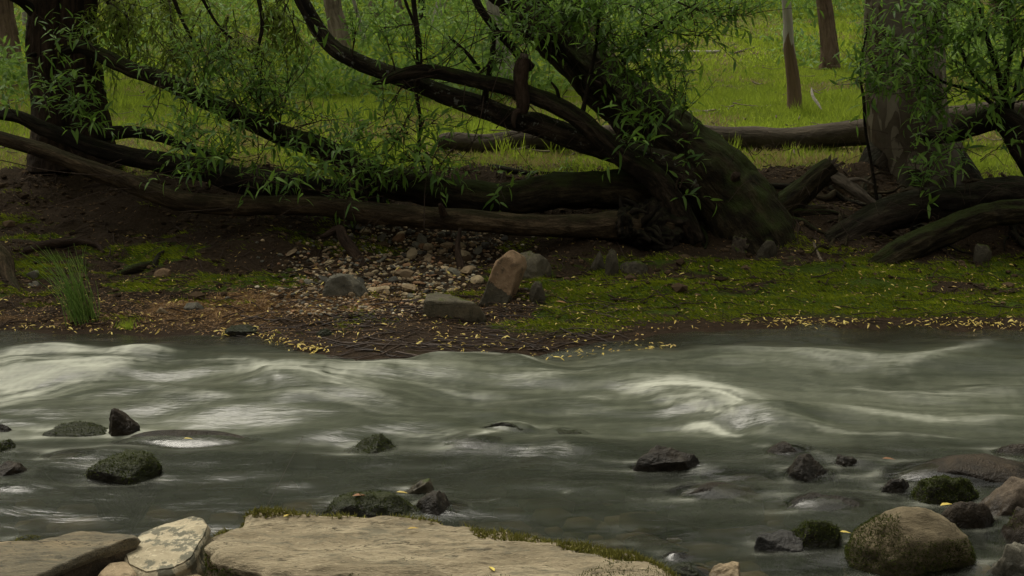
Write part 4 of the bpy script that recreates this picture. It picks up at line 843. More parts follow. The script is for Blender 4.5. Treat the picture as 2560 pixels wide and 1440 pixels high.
# big near slabs, built from the outline of their upper face
def slab(label, outline, zt, zb, mat, seed, dome=.0, tilt=(0, 0), face=None, name='rock_slab', moss=None, rough=.008, bev=.03, flare=.05):
    o2 = np.array([on_z(a, b, zt)[:2] for a, b in outline]); o2 = np.vstack([o2, o2[:1]])
    d = np.concatenate([[0], np.cumsum(np.linalg.norm(np.diff(o2, axis=0), axis=1))]); n = 220; t = np.linspace(0, d[-1], n, endpoint=False)
    o2 = np.stack([np.interp(t, d, o2[:, 0]), np.interp(t, d, o2[:, 1])], 1)
    for _ in range(3): o2 = (np.roll(o2, 1, 0) + o2 * 2 + np.roll(o2, -1, 0)) / 4
    c = (o2.max(0) + o2.min(0)) / 2
    o2 = o2 + (o2 - c) * (.035 * fbm(t * 9 + seed, seed, 0, seed, 4))[:, None]
    fr = np.concatenate([np.linspace(.02, .93, 40), 1 - bev * np.array([1.6, 1., .5, .2, 0])]); V = []; side = []
    for f in fr:
        q = c + (o2 - c) * f; u = np.clip((f - (1 - 2 * bev)) / (2 * bev), 0, 1)
        z = zt + dome * (1 - f * f) + tilt[0] * (q[:, 0] - c[0]) + tilt[1] * (q[:, 1] - c[1]) + rough * fbm(q[:, 0] * 4, q[:, 1] * 9, 0, seed, 5) - .02 * u * u
        V.append(np.column_stack([q, z])); side.append(np.full(n, 0.))
    top = V[-1]
    for f in np.linspace(.06, 1, 14):
        q = top.copy(); out = (o2 - c) / np.linalg.norm(o2 - c, axis=1)[:, None]
        q[:, 2] = top[:, 2] * (1 - f) + zb * f; am = .022 * fbm(q[:, 0] * 9, q[:, 1] * 9, q[:, 2] * 14, seed + 3, 4) * min(1, f * 4) + flare * f
        am = am - .012 * (1 - f); q[:, :2] += out * am[:, None]; V.append(q); side.append(np.full(n, 1.))
    m = len(V); V = np.concatenate(V); i = np.arange(m - 1)[:, None] * n; j = np.arange(n)[None]; j2 = (j + 1) % n
    Q = np.stack([i + j, i + j2, i + n + j2, i + n + j], -1).reshape(-1, 4); cv = len(V); V = np.vstack([V, [c[0], c[1], V[:n, 2].mean()]])
    T = np.stack([np.full(n, cv), (np.arange(n) + 1) % n, np.arange(n)], 1)
    loc = np.array([c[0], c[1], zb]); me = mk(V - loc, [Q, T]); o = ob(name, me, M[mat], None, label, 'rock', loc=loc)
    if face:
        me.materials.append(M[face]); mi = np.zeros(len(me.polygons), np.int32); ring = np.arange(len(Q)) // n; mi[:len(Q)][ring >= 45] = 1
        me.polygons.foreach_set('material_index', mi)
    if moss:
        tri = np.vstack([Q[:, [0, 1, 2]], Q[:, [0, 2, 3]]])
        for k, (fn, cnt, mm, h) in enumerate(moss): add_moss(o, V, tri, fn, cnt, seed + k, mm, h)
    return o
BIG = [(555, 1335), (598, 1286), (640, 1281), (700, 1283), (760, 1284), (900, 1292), (1060, 1302), (1180, 1315), (1300, 1338), (1480, 1362), (1600, 1393), (1692, 1436), (1730, 1470), (1600, 1490), (1450, 1482), (1280, 1475), (1000, 1470), (880, 1446), (760, 1452), (640, 1432), (560, 1398), (498, 1366)]
bx = np.array([on_z(a, b, .22)[:2] for a, b in BIG[:12]])
def back_moss(p, n):
    yb = np.interp(p[:, 0], bx[:, 0], bx[:, 1]); d = yb - p[:, 1]
    return sst(.056 + .05 * fbm(p[:, 0] * 5.5, p[:, 1] * 8, 0, 77, 4) - d, -.006, .02) * (.6 + .4 * sst(fbm(p[:, 0] * 9, p[:, 1] * 9, 0, 80, 2), -.3, .2)) * (p[:, 2] > .12)
def front_moss(p, n): return (p[:, 2] < .205) * sst(fbm(p[:, 0] * 9, p[:, 1] * 9, p[:, 2] * 9, 78, 3), -.35, .3)
def corner_moss(p, n):
    gx, gy = gpx(p[:, 0], p[:, 1], p[:, 2]); return .8 * sst(gy - np.interp(gx, [1380, 1450, 1500, 1560, 1620, 1700], [1450, 1428, 1416, 1408, 1414, 1445]) + 14 * fbm(gx / 40, gy / 30, 0, 79, 3), -8, 12) * (n[:, 2] > .2)
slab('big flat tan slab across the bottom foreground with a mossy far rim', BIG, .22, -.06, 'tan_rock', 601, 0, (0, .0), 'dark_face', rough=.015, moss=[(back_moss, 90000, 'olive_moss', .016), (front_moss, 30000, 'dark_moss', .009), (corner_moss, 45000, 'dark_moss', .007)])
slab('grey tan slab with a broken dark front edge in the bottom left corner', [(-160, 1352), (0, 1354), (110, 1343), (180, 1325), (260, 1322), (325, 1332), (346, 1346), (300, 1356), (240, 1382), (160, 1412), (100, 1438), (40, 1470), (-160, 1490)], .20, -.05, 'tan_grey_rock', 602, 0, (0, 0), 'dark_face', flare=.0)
slab('pale rock blotched with grey lichen between the two big slabs', [(300, 1370), (350, 1330), (420, 1302), (480, 1290), (512, 1300), (524, 1330), (508, 1370), (480, 1400), (430, 1420), (360, 1425), (310, 1405)], .17, -.05, 'lichen_rock', 603, .0, (.10, .06), None, bev=.05, name='rock')
slab('small smooth warm tan stone at the bottom edge left of centre', [(238, 1432), (270, 1402), (310, 1396), (345, 1402), (352, 1420), (330, 1470), (260, 1480)], .15, -.05, 'pale_rock', 604, .015, (0, 0), None, bev=.16, name='rock')
slab('warm tan stone cut by the bottom edge in front of the lichen rock', [(340, 1442), (400, 1424), (470, 1420), (540, 1438), (560, 1480), (440, 1530), (340, 1500)], .13, -.05, 'pale_rock', 605, .015, (0, 0), None, bev=.14, name='rock')
slab('narrow pale rock edge behind the bottom left slab', [(-140, 1345), (0, 1352), (60, 1350), (50, 1362), (-140, 1372)], .19, -.05, 'pale_rock', 606, .0, (0, 0), None, bev=.1, name='rock')
rock('mossy dark lump behind the bottom left slab', 20, 100, 1334, 1360, 'wet_mossy', 607, .6, 6, 0, moss=(all_moss, 1500, 'olive_moss', .008))

# far bank rocks
rock('oblong grey block with a dark seam lying on the far beach', 1058, 1220, 738, 792, 'bank_rock', 611, .5, 1, None, .75, yaw=-.06, tilt=.04, rough=.04, deep=.2)
def upright():
    a = P(1265, 775, 7.15); pts = [(1196, 757), (1250, 777), (1266, 770), (1298, 684), (1290, 662), (1258, 643), (1234, 662), (1214, 712)]
    q = np.array([P(x, y, 7.18) for x, y in pts]); c = q.mean(0); r = np.random.default_rng(4); V = []; n = 96
    q2 = np.vstack([q, q[:1]]); d = np.concatenate([[0], np.cumsum(np.linalg.norm(np.diff(q2, axis=0), axis=1))]); t = np.linspace(0, d[-1], n, endpoint=False)
    q = np.stack([np.interp(t, d, q2[:, i]) for i in range(3)], 1)
    for _ in range(1): q = (np.roll(q, 1, 0) + 2 * q + np.roll(q, -1, 0)) / 4
    for dy, s in [(-.005, .02)] + [(-.005, s) for s in np.linspace(.1, .9, 12)] + [(.0, .96), (.01, .99), (.03, 1), (.07, 1.), (.11, .99), (.14, .96), (.155, .85), (.16, .5), (.16, .05)]:
        p = c + (q - c) * s; p[:, 0] += max(dy, 0) * .34; p[:, 1] += dy + (p[:, 2] - c[2]) * .35 + (p[:, 0] - c[0]) * .35; p += .008 * np.stack([fbm(p[:, 0] * 9, p[:, 1] * 9, p[:, 2] * 9, 90 + i, 4) for i in range(3)], 1); V.append(p)
    m = len(V); V = np.concatenate(V); i = np.arange(m - 1)[:, None] * n; j = np.arange(n)[None]; j2 = (j + 1) % n
    Q = np.stack([i + j, i + n + j, i + n + j2, i + j2], -1).reshape(-1, 4)
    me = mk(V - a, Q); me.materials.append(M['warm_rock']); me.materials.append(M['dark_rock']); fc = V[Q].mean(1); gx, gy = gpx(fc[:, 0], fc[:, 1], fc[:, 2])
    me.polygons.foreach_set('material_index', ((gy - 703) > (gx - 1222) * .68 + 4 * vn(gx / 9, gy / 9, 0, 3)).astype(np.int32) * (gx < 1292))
    ob('rock', me, M['warm_rock'], None, 'upright tilted pinkish brown slab leaning beside the oblong block', 'rock', loc=a)
upright()
rock('large rounded brown boulder behind the upright slab', 1238, 1384, 624, 704, 'bank_rock', 613, .6, 5)
rock('narrow mossy stone right of the upright slab', 1322, 1368, 698, 758, 'dark_rock', 614, .8, 6)
rock('grey layered slab rock left of the pale stones', 806, 922, 678, 742, 'grey_rock', 615, .5, 9)
rock('dark squarish stone under the root ball', 1470, 1516, 622, 676, 'dark_rock', 616, .8, 9)
rock('tall narrow mossy stone standing on end below the root ball', 1513, 1548, 618, 690, 'dark_rock', 617, .8, 7)
rock('low grey stone half buried in moss right of the standing stone', 1540, 1625, 646, 686, 'dark_rock', 618, .7, 7)
rock('dark knobbly lump of root and earth below the willow foot', 1826, 1888, 580, 632, 'dark_face', 619, .8, 4, rough=.16)
rock('rounded mossy stone beside the knobbly lump', 1890, 1946, 594, 648, 'dark_rock', 620, .8, 6)
rock('square cream stone on the leaf litter at the left', 386, 420, 764, 782, 'pale_rock', 621, .7, 9, square=.4)
rock('grey green pointed flat stone right of the cream stone', 456, 512, 752, 776, 'grey_rock', 622, .6, 9)
rock('small smooth grey stone above the pointed flat stone', 556, 582, 738, 750, 'grey_rock', 623, .7, 5)
rock('small grey stone by the rushes at the left', 62, 98, 672, 696, 'grey_rock', 624, .7, 8)
rock('grey stone lying below another by the left root', 66, 100, 700, 716, 'grey_rock', 625, .7, 8)
rock('dull red stone under the forked snag', 382, 430, 666, 694, 'warm_rock', 626, .7, 7)
rock('dark mossy clod at the water line left of centre', 556, 660, 808, 838, 'wet_mossy', 627, .5, 6, z0=0)
rock('dark wet stones clump at the water line above the yellow leaves', 790, 850, 818, 850, 'wet_mossy', 628, .6, 7, z0=0)
rock('tall dark stone in the shaded hollow at the right', 2435, 2482, 606, 660, 'dark_rock', 629, .7, 7)

# ------------------------------------------------------------------ the river
STROKES = [  # (photo path, half width px, foam, rise m)
    ([(-80, 906), (60, 890), (160, 884), (260, 896), (350, 884), (440, 893)], 12, .95, .05),
    ([(-80, 928), (100, 915), (220, 922), (330, 905), (430, 898)], 16, .75, .03),
    ([(-80, 968), (80, 952), (200, 938), (300, 925)], 24, .55, -.02),
    ([(-80, 1005), (30, 985), (100, 958)], 18, .55, -.02),
    ([(430, 898), (560, 908), (650, 932), (760, 960), (850, 945), (950, 928), (1030, 915)], 16, .42, .03),
    ([(600, 955), (720, 945), (860, 985), (900, 1008), (1000, 1032)], 20, .36, .02),
    ([(640, 960), (740, 950), (830, 955)], 26, .34, .03),
    ([(250, 960), (420, 985), (540, 1012), (640, 1022), (760, 1005), (880, 1000)], 8, .28, .025),
    ([(900, 908), (1000, 925), (1060, 945), (1180, 985), (1280, 990)], 14, .32, .0),
    ([(1060, 925), (1120, 897), (1200, 888), (1280, 897), (1340, 928)], 10, .22, .04),
    ([(1250, 965), (1400, 938), (1560, 915), (1700, 905)], 10, .24, .03),
    ([(1560, 985), (1660, 960), (1760, 965), (1810, 1000), (1850, 1040)], 18, .62, .05),
    ([(1620, 1002), (1720, 1000), (1800, 1030), (1845, 1052)], 14, .5, .02),
    ([(1690, 1060), (1780, 1065), (1840, 1095)], 10, .62, .01),
    ([(1200, 1020), (1400, 1003), (1560, 990)], 10, .24, .02),
    ([(950, 1080), (1080, 1100), (1150, 1080)], 12, .45, .0),
    ([(1170, 1118), (1215, 1102), (1240, 1088)], 6, .6, .005),
    ([(1300, 1142), (1380, 1117), (1440, 1142)], 5, .4, .01),
    ([(1700, 885), (1900, 872), (2100, 900), (2300, 922)], 12, .22, .02),
    ([(2230, 940), (2380, 885), (2500, 838)], 8, .30, .03),
    ([(2080, 960), (2300, 992), (2600, 975)], 10, .22, .025),
    ([(2000, 1022), (2300, 1052), (2600, 1062)], 9, .20, .02),
    ([(1850, 1095), (1990, 1075), (2200, 1100), (2450, 1110)], 8, .25, .02),
    ([(1990, 1120), (2090, 1150), (2200, 1140)], 9, .35, .0),
    ([(380, 1195), (430, 1192)], 4, .5, .0), ([(1560, 1170), (1650, 1172), (1760, 1160)], 4, .55, 0), ([(2050, 1200), (2160, 1190), (2210, 1170)], 8, .35, 0),
    ([(1690, 1205), (1760, 1225), (1900, 1250)], 4, .4, .01), ([(1970, 1260), (2060, 1262), (2130, 1255)], 4, .45, .01), ([(330, 1100), (480, 1108), (640, 1100)], 4, .35, 0),
    ([(300, 1080), (380, 1070), (450, 1062)], 5, .3, 0), ([(30, 1235), (-60, 1240)], 5, .4, 0), ([(1400, 1235), (1430, 1228)], 4, .5, 0), ([(1200, 1260), (1260, 1256)], 3, .35, 0),
    ([(150, 1115), (330, 1140)], 4, .15, .0), ([(2080, 1345), (2120, 1400), (2220, 1425)], 4, .3, 0), ([(1890, 1368), (2010, 1372)], 3, .35, 0),
]
wx = np.concatenate([-np.array(grow(3.4, 30, .05, 1.12))[::-1], np.arange(-3.38, 3.38, .018), np.array(grow(3.4, 30, .05, 1.12))]); wy = np.arange(2.9, 7.35, .016)
WX, WY = np.meshgrid(wx, wy)
foam = np.zeros_like(WX); rise = np.zeros_like(WX)
flat = np.stack([WX.ravel(), WY.ravel()], 1)
jit = .05 * fbm(WX * 2.2, WY * 4, 0, 41, 3)
for path, hw, fo, hi in STROKES:
    if hw < 7: fo *= .6
    p = np.array([on_z(a, b)[:2] for a, b in path]); p = catmull(p, 14)
    c = p.mean(0); k = mpp(np.mean([b for a, b in path]), c[1]) / (CAMZ / math.hypot(c[1], CAMZ))   # px -> m along the flat water
    hwm = hw * k
    d2 = np.full(WX.shape, 9.)
    sel = (WX > p[:, 0].min() - .6) & (WX < p[:, 0].max() + .6) & (WY > p[:, 1].min() - .6) & (WY < p[:, 1].max() + .6)
    X, Y = WX[sel], WY[sel] + jit[sel]; best = np.full(X.shape, 9.); tb = np.zeros(X.shape)
    for i in range(len(p) - 1):
        a, b = p[i], p[i + 1]; ab = b - a
        t = np.clip(((X - a[0]) * ab[0] + (Y - a[1]) * ab[1]) / (ab @ ab + 1e-9), 0, 1)
        d = np.hypot(X - a[0] - t * ab[0], Y - a[1] - t * ab[1]); m_ = d < best
        best[m_] = d[m_]; tb[m_] = ((i + t) / (len(p) - 1))[m_]
    fade = sst(tb, -.02, .18) * (1 - .75 * sst(tb, .8, 1.02))
    foam[sel] = np.maximum(foam[sel], fo * np.exp(-(best / hwm) ** 2) * fade)
    rise[sel] += hi * np.exp(-(best / (hwm * 1.6 + .03)) ** 2) * fade
# long exposure silk: noise drawn out along the current, which bends along the wave crests
VX = np.full(WX.shape, 1.); VY = np.full(WX.shape, .05) + .22 * fbm(WX * .9, WY * 1.6, 0, 48, 2)
for path, hw, fo, hi in STROKES[:26]:
    p = catmull(np.array([on_z(a, b)[:2] for a, b in path]), 12); T = np.gradient(p, axis=0); T /= np.linalg.norm(T, axis=1)[:, None] + 1e-9; T *= np.where(T[:, :1] < 0, -1, 1)
    R_ = .12 + hw * .004
    for q, t_ in zip(p, T):
        i0, i1 = np.searchsorted(wx, [q[0] - 2.2 * R_, q[0] + 2.2 * R_]); j0, j1 = np.searchsorted(wy, [q[1] - 2.2 * R_, q[1] + 2.2 * R_])
        wt = 1.6 * np.exp(-(((WX[j0:j1, i0:i1] - q[0]) / R_) ** 2 + ((WY[j0:j1, i0:i1] - q[1]) / R_) ** 2)); VX[j0:j1, i0:i1] += wt * t_[0]; VY[j0:j1, i0:i1] += wt * t_[1]
nv = np.hypot(VX, VY); VX /= nv; VY /= nv
rl_ = np.random.default_rng(77)
def lic(noise, half, step):
    acc = noise.copy(); cnt = 1
    for sg in (1, -1):
        X, Y = WX.copy(), WY.copy()
        for k in range(int(half / step)):
            i = np.clip(np.searchsorted(wx, X.ravel()).reshape(X.shape), 0, len(wx) - 1); j = np.clip(((Y - wy[0]) / .016 + .5).astype(int), 0, len(wy) - 1)
            X = X + sg * step * VX[j, i]; Y = Y + sg * step * VY[j, i]
            i = np.clip(np.searchsorted(wx, X.ravel()).reshape(X.shape), 0, len(wx) - 1); j = np.clip(((Y - wy[0]) / .016 + .5).astype(int), 0, len(wy) - 1)
            acc += noise[j, i]; cnt += 1
    acc /= cnt; return (acc - acc.mean()) / acc.std()
fine = lic(rl_.normal(0, 1, WX.shape), .26, .018)
nz = rl_.normal(0, 1, WX.shape)
for _ in range(5): nz = (nz + np.roll(nz, 1, 0) + np.roll(nz, -1, 0)) / 3
coarse = lic(nz, .42, .02)
silk = np.clip(.5 + .11 * fine + .24 * coarse, 0, 1)
for x, y, a, b, cz_, sz_, sink in WET:                      # broken water round the stones: a thin rim and a tail downstream (to the left)
    sel = (np.abs(WX - x) < 4 * a + .1) & (np.abs(WY - y) < 2.5 * b + .1); X, Y = WX[sel] - x, WY[sel] - y
    d = np.hypot(X / (a + .012), Y / (b + .012)); rim = np.exp(-((d - 1.0) / (.012 / a + .05)) ** 2) * (.25 + .5 * np.clip(fbm(WX[sel] * 9, WY[sel] * 14, 0, 49, 2) + .2, 0, 1))
    tail = np.exp(-((np.abs(Y) - b * .9) / (.02 + .12 * b)) ** 2) * sst(-X, 0, a) * np.exp(-np.maximum(-X - a, 0) / (1.2 * a)) * (X < 0)
    foam[sel] = np.maximum(foam[sel], np.clip((.26 if sink < .01 else .15) * rim + .30 * tail, 0, .5))
    rise[sel] += .012 * np.exp(-((X - a * 1.1) / (.05 + .3 * a)) ** 2 - (Y / b) ** 2) - .010 * np.exp(-((X + a * 1.2) / (.05 + .4 * a)) ** 2 - (Y / b) ** 2)
def bump_at(px, py, rx, ry, h):
    global rise
    c = on_z(px, py); rise += h * np.exp(-((WX - c[0]) / rx) ** 2 - ((WY - c[1]) / ry) ** 2)
for a in ((1200, 915, .30, .16, .06), (1930, 1050, .17, .13, .07), (1990, 1055, .3, .12, .03), (1180, 1105, .14, .10, .03), (1450, 1115, .16, .1, .03), (700, 975, .3, .15, .03), (200, 930, .6, .12, .04), (2150, 1150, .1, .08, .02),
          (1600, 930, .5, .12, .03), (2380, 905, .35, .12, .03), (400, 940, .2, .1, -.03), (1850, 1075, .08, .1, -.04), (1440, 925, .2, .12, -.03)): bump_at(*a)
_, WPY = gpx(WX, WY, 0 * WX)
main = sst(WPY, 850, 900) * (1 - sst(WPY, 1060, 1150))
eta = .030 * fbm(WX * 1.1 + .3 * WY, WY * 2.8, 0, 42, 3)
WZ = rise * .65 + main * eta + (1 - main) * .3 * eta + .006 * fbm(WX * 4, WY * 8, 0, 43, 2)
WZ *= sst(WY - 0, 2.9, 3.2)
bed = H(WX, WY)
for x, y, a, b, cz_, sz_, sink in WET:
    d = 1 - ((WX - x) / a) ** 2 - ((WY - y) / b) ** 2; top = np.where(d > 0, cz_ + sz_ * np.sqrt(np.maximum(d, 0)), -9)
    bed = np.maximum(bed, np.minimum(top, .2))
    if sink > .01: WZ = np.maximum(WZ, .62 * np.minimum(top, .12) + .002)        # the current humps up over drowned stones
depth = WZ - bed
milk = np.clip(main * (.75 + .35 * fbm(WX * .9, WY * 2, 0, 44, 3)) + .08, 0, 1)
clear = np.exp(-np.maximum(depth, 0) / np.where(WY > 6, .07, .32)) * .92 * (1 - .8 * main)
clear = np.clip(clear, 0, 1)
flow = np.stack([WX + .5 * eta, WY + 1.2 * rise + 2.2 * eta + .10 * fbm(WX * .8, WY * .9, 0, 46, 3), 0 * WX], -1)
I = (np.arange(len(wy) - 1)[:, None] * len(wx) + np.arange(len(wx) - 1)[None]).ravel(); nx = len(wx)
ob('river', mk(np.stack([WX, WY, WZ], -1).reshape(-1, 3), np.stack([I, I + 1, I + nx + 1, I + nx], 1),
   {'flow': flow.reshape(-1, 3), 'wq': np.stack([foam, milk, clear], -1).reshape(-1, 3), 'silk': silk.ravel()}), M['water'], kind='structure')

# pale stones under the long log
PM = []
for i in range(8):
    V, Fc = rock_shape(700 + i, 15, 2, .06); me = mk(V * np.array([1, .8, .6]) * (np.array([1, 1, 1]) if i < 5 else np.array([1.2, 1, .35])), Fc, {'var': np.zeros(len(V))}, False, name='stone'); me.materials.append(M['stone tan']); PM.append(me)
r = np.random.default_rng(21); cand = []
def in_scree(px, py):
    u = (py - 540) / 190.; mid = 1090 - 170 * u; half = 150 + 130 * math.sin(min(1, max(0, u)) * 2.6)
    return abs(px - mid) < half * r.uniform(.7, 1.1) and 545 < py < 745
while len(cand) < 310:
    px, py = r.uniform(680, 1330), r.uniform(545, 745)
    if in_scree(px, py): cand.append((px, py))
for px, py in cand:
    g = on_ground(px, py, 6.5); sz_ = r.choice(4, p=[.32, .36, .24, .08]); s_ = [.013, .019, .028, .041][sz_] * r.uniform(.8, 1.3); flat_ = r.integers(0, 8); kc = r.choice(5, p=[.28, .26, .22, .14, .10]) if py > 620 else r.choice(5, p=[.12, .24, .30, .22, .12])
    o = bpy.data.objects.new('stone', PM[flat_]); COL.objects.link(o); o.location = (g[0], g[1], g[2] + s_ * .12); o.scale = (s_, s_, s_); o.rotation_euler = (r.uniform(-.5, .5), r.uniform(-.5, .5), r.uniform(0, 6.28))
    o.material_slots[0].link = 'OBJECT'; o.material_slots[0].material = M['stone ' + STONES[kc][0]]
    where = ('tucked under the fallen trunk' if py < 590 else 'beside the leaning stick' if abs(px - 890) < 70 and py < 690 else 'beside the dark snag' if abs(px - 1150) < 60 and py > 590 else 'in front of the layered slab rock' if py > 700 else 'near the rounded brown boulder' if px > 1180 else 'at the left end of the scree' if px < 800 else 'in the middle of the scree')
    tag(o, ['tiny', 'small', 'fist sized', 'large'][sz_] + ' ' + STONES[kc][0] + (' flat' if flat_ > 4 else ' blocky') + ' stone ' + where, 'stone', 'loose stones below the fallen trunk')
mb = MB(); V0, F0 = ICO[2]
V1, F1 = rock_shape(731, 8, 2, .05); sel = 0
import bmesh as _b
_bm = _b.new(); _b.ops.create_icosphere(_bm, subdivisions=1, radius=1); VS = np.array([v.co[:] for v in _bm.verts]); FS = np.array([[v.index for v in f.verts] for f in _bm.faces]); _bm.free()
for k in range(2600):
    px, py = r.uniform(640, 1350), r.uniform(545, 790)
    if not in_scree(px, min(py, 744)) and r.uniform() > .07: continue
    u, dy, dz = rayd(px, py); g = on_ground(px, py, 6.5) if k % 1 == 0 else None
    s = r.uniform(.005, .015); V = VS * s * np.array([1.1, .9, .6]) * r.uniform(.65, 1.25, VS.shape); a = r.uniform(0, 6.28)
    V = V @ np.array([[math.cos(a), -math.sin(a), 0], [math.sin(a), math.cos(a), 0], [0, 0, 1]]); mb.add(V + g + np.array([0, 0, s * .2]), FS, var=np.full(len(VS), r.uniform()))
ob('gravel', mb.mesh(smooth=False), M['pebble'], kind='stuff')

mb = MB()
for k in range(420):
    px, py = r.uniform(-60, 2620), r.uniform(1090, 1440); g = on_z(px, py, -.1); s_ = r.uniform(.02, .09); Vb = VS * s_ * np.array([1.2, 1, .45]) * r.uniform(.8, 1.2, VS.shape)
    mb.add(Vb + np.array([g[0], g[1], min(float(H(g[0], g[1])) + .2 * s_, -.03 - .45 * s_)]), FS, var=np.full(len(VS), r.uniform()))
ob('riverbed_stones', mb.mesh(), M['bed_stone'], kind='stuff')

# ------------------------------------------------------------------ ground cover
r = np.random.default_rng(31)
def gnorm(x, y):
    e = .02; return np.stack([-(H(x + e, y) - H(x - e, y)) / (2 * e), -(H(x, y + e) - H(x, y - e)) / (2 * e), np.ones_like(x)], -1)
def wedge_pts(n, y0, y1, pw=1.):
    y = y0 + (y1 - y0) * r.uniform(0, 1, n) ** pw; x = r.uniform(-1, 1, n) * (.40 * y + .3); return x, y
def grass_field(name, n, y0, y1, h, wd, mat, dens, pw=1., lean=.65, seg=1):
    x, y = wedge_pts(n, y0, y1, pw); m = dens(x, y) > r.uniform(0, 1, n); x, y = x[m], y[m]; n = len(x)
    p = np.stack([x, y, H(x, y) - .005], -1); d = np.stack([r.normal(0, lean, n), r.normal(0, lean, n), np.ones(n)], -1); L = h * r.uniform(.5, 1.4, n) * (1 + .35 * fbm(x * .9, y * .9, 0, 52, 2)); lat = np.stack([r.normal(0, .4, n), np.ones(n), 0 * x], -1)
    var = np.clip(.55 + .42 * fbm(x * .9, y * .9, 0, 53, 4) + r.normal(0, .17, n), 0, .999)
    V, Fc = leaf_tri(p, d, lat, L, wd * (1 + y / 20)); ob(name, mk(V, Fc, {'var': np.repeat(var, 3)}, False), M[mat], kind='stuff')
brown = lambda x, y: sst(fbm(x * .9, y * 1.3, 0, 55, 4) + .25 * vn(x * 4, y * 5, 0, 56), -.05, .40)
front = lambda x, y: sst(y + .12 * fbm(x * 2, y * 2, 0, 31), 9.1, 9.35)
grass_field('grass', 300000, 9.0, 16, .046, .005, 'grass', lambda x, y: front(x, y) * (1 - .75 * brown(x, y)), 1.25)
grass_field('far_grass', 170000, 16, 32, .07, .009, 'grass', lambda x, y: 1 - .7 * brown(x, y), 1.3)
grass_field('dry_grass', 110000, 9.1, 24, .06, .006, 'dry_grass', lambda x, y: front(x, y) * brown(x, y), 1.4, .9)
tx, ty = wedge_pts(420, 9.7, 24, 1.2); k = np.repeat(np.arange(420), 34); n = len(k); tx = tx[k] + r.normal(0, .05, n); ty = ty[k] + r.normal(0, .05, n); hh = r.uniform(.06, .2, 420)[k]
V, Fc = leaf_tri(np.stack([tx, ty, H(tx, ty) - .005], -1), np.stack([r.normal(0, .45, n), r.normal(0, .45, n), np.ones(n)], -1), np.stack([r.normal(0, .4, n), np.ones(n), 0 * tx], -1), hh * r.uniform(.5, 1.2, n), .006 * (1 + ty / 20)); vv = np.clip(r.uniform(0, .8, 420)[k] + r.normal(0, .1, n), 0, .999)
ob('grass_tufts', mk(V, Fc, {'var': np.repeat(vv, 3)}, False), M['grass'], kind='stuff')
mb = MB()
for k in range(420):
    y = r.uniform(9.6, 19); x = r.uniform(-1, 1) * (.4 * y); a = r.uniform(0, 6.28); ln = r.uniform(.05, .28); t = np.linspace(-.5, .5, 4); X = x + math.cos(a) * ln * t; Y = y + math.sin(a) * ln * t
    V, Fs, b = tube(np.stack([X, Y, H(X, Y) + r.uniform(.01, .05) + .03 * np.abs(t)], 1), np.linspace(.006, .002, 4) * r.uniform(.5, 1.4), 4, caps=False); mb.add(V, Fs, bco=b)
ob('meadow_sticks', mb.mesh(), M['pale_twig'], kind='stuff')
# leafy weeds on the far slope
x, y = wedge_pts(85000, 13.0, 36, 1.3); cl_ = sst(fbm(x * .6, y * .5, 0, 61, 3) + .04 * (y - 17), -.05, .35); m = cl_ > r.uniform(0, 1, len(x)); x, y = x[m], y[m]; n = len(x)
O = np.stack([x, y, H(x, y) + r.uniform(0, .6, n) ** 1.6 * (.25 + .7 * cl_[m])], -1)
V, Fc, v = leaf_cloud(O, r.normal(0, 1, (n, 3)) + np.array([0, 0, .3]), r.normal(0, .5, (n, 3)) + np.array([0, 0, 1]), (.06 + .0025 * y) * r.uniform(.6, 1.5, n), .034, .2, r.uniform(0, .999, n))
ob('undergrowth', mk(V, Fc, {'var': v}), M['weed'], kind='stuff')
# moss carpet, its fronds combed flat by floods
n = 190000; x = r.uniform(-3.2, 3.3, n); y = r.uniform(6.75, 8.9, n); pr = moss_mask(x, y); m = sst(pr + .42 * fbm(x * 3.6, y * 15, 0, 63, 4), .30, .85) > r.uniform(0, 1, n); x, y = x[m], y[m]; n = len(x)
p = np.stack([x, y, H(x, y) - .002], -1); d = np.stack([-np.ones(n) + r.normal(0, .5, n), r.normal(-.15, .35, n), .35 + np.abs(r.normal(0, .3, n))], -1)
V, Fc = leaf_tri(p, d, np.stack([0 * x, np.ones(n), r.normal(0, .5, n)], -1), .026 * r.uniform(.5, 1.5, n), .005)
var = np.clip(.42 + .62 * 1.15 * fbm(x * 2.2, y * 13, 0, 64, 4) + r.normal(0, .16, n), 0, .999)
ob('moss_carpet', mk(V, Fc, {'var': np.repeat(var, 3)}, False), M['moss'], kind='stuff')
# brown leaf litter
n = 9000; x = r.normal(-1.25, .8, n); y = r.normal(7.12, .2, n); m = (y > edge_y(x) + .02) & (x > -3.2); x, y = x[m], y[m]
x = np.concatenate([x, r.uniform(-3.2, 3.2, 8000)]); y = np.concatenate([y, r.uniform(6.5, 9.3, 8000)]); m = y > edge_y(x) + .01; x, y = x[m], y[m]; n = len(x)
V, Fc, v = leaf_cloud(np.stack([x, y, H(x, y) + .004], -1), np.stack([r.normal(0, 1, n), r.normal(0, 1, n), r.normal(0, .2, n)], -1), r.normal(0, .3, (n, 3)) + np.array([0, 0, 1]), .017 * r.uniform(.5, 1.7, n), .0055, .3, r.uniform(0, .999, n))
ob('leaf_litter', mk(V, Fc, {'var': v}), M['litter'], kind='stuff')
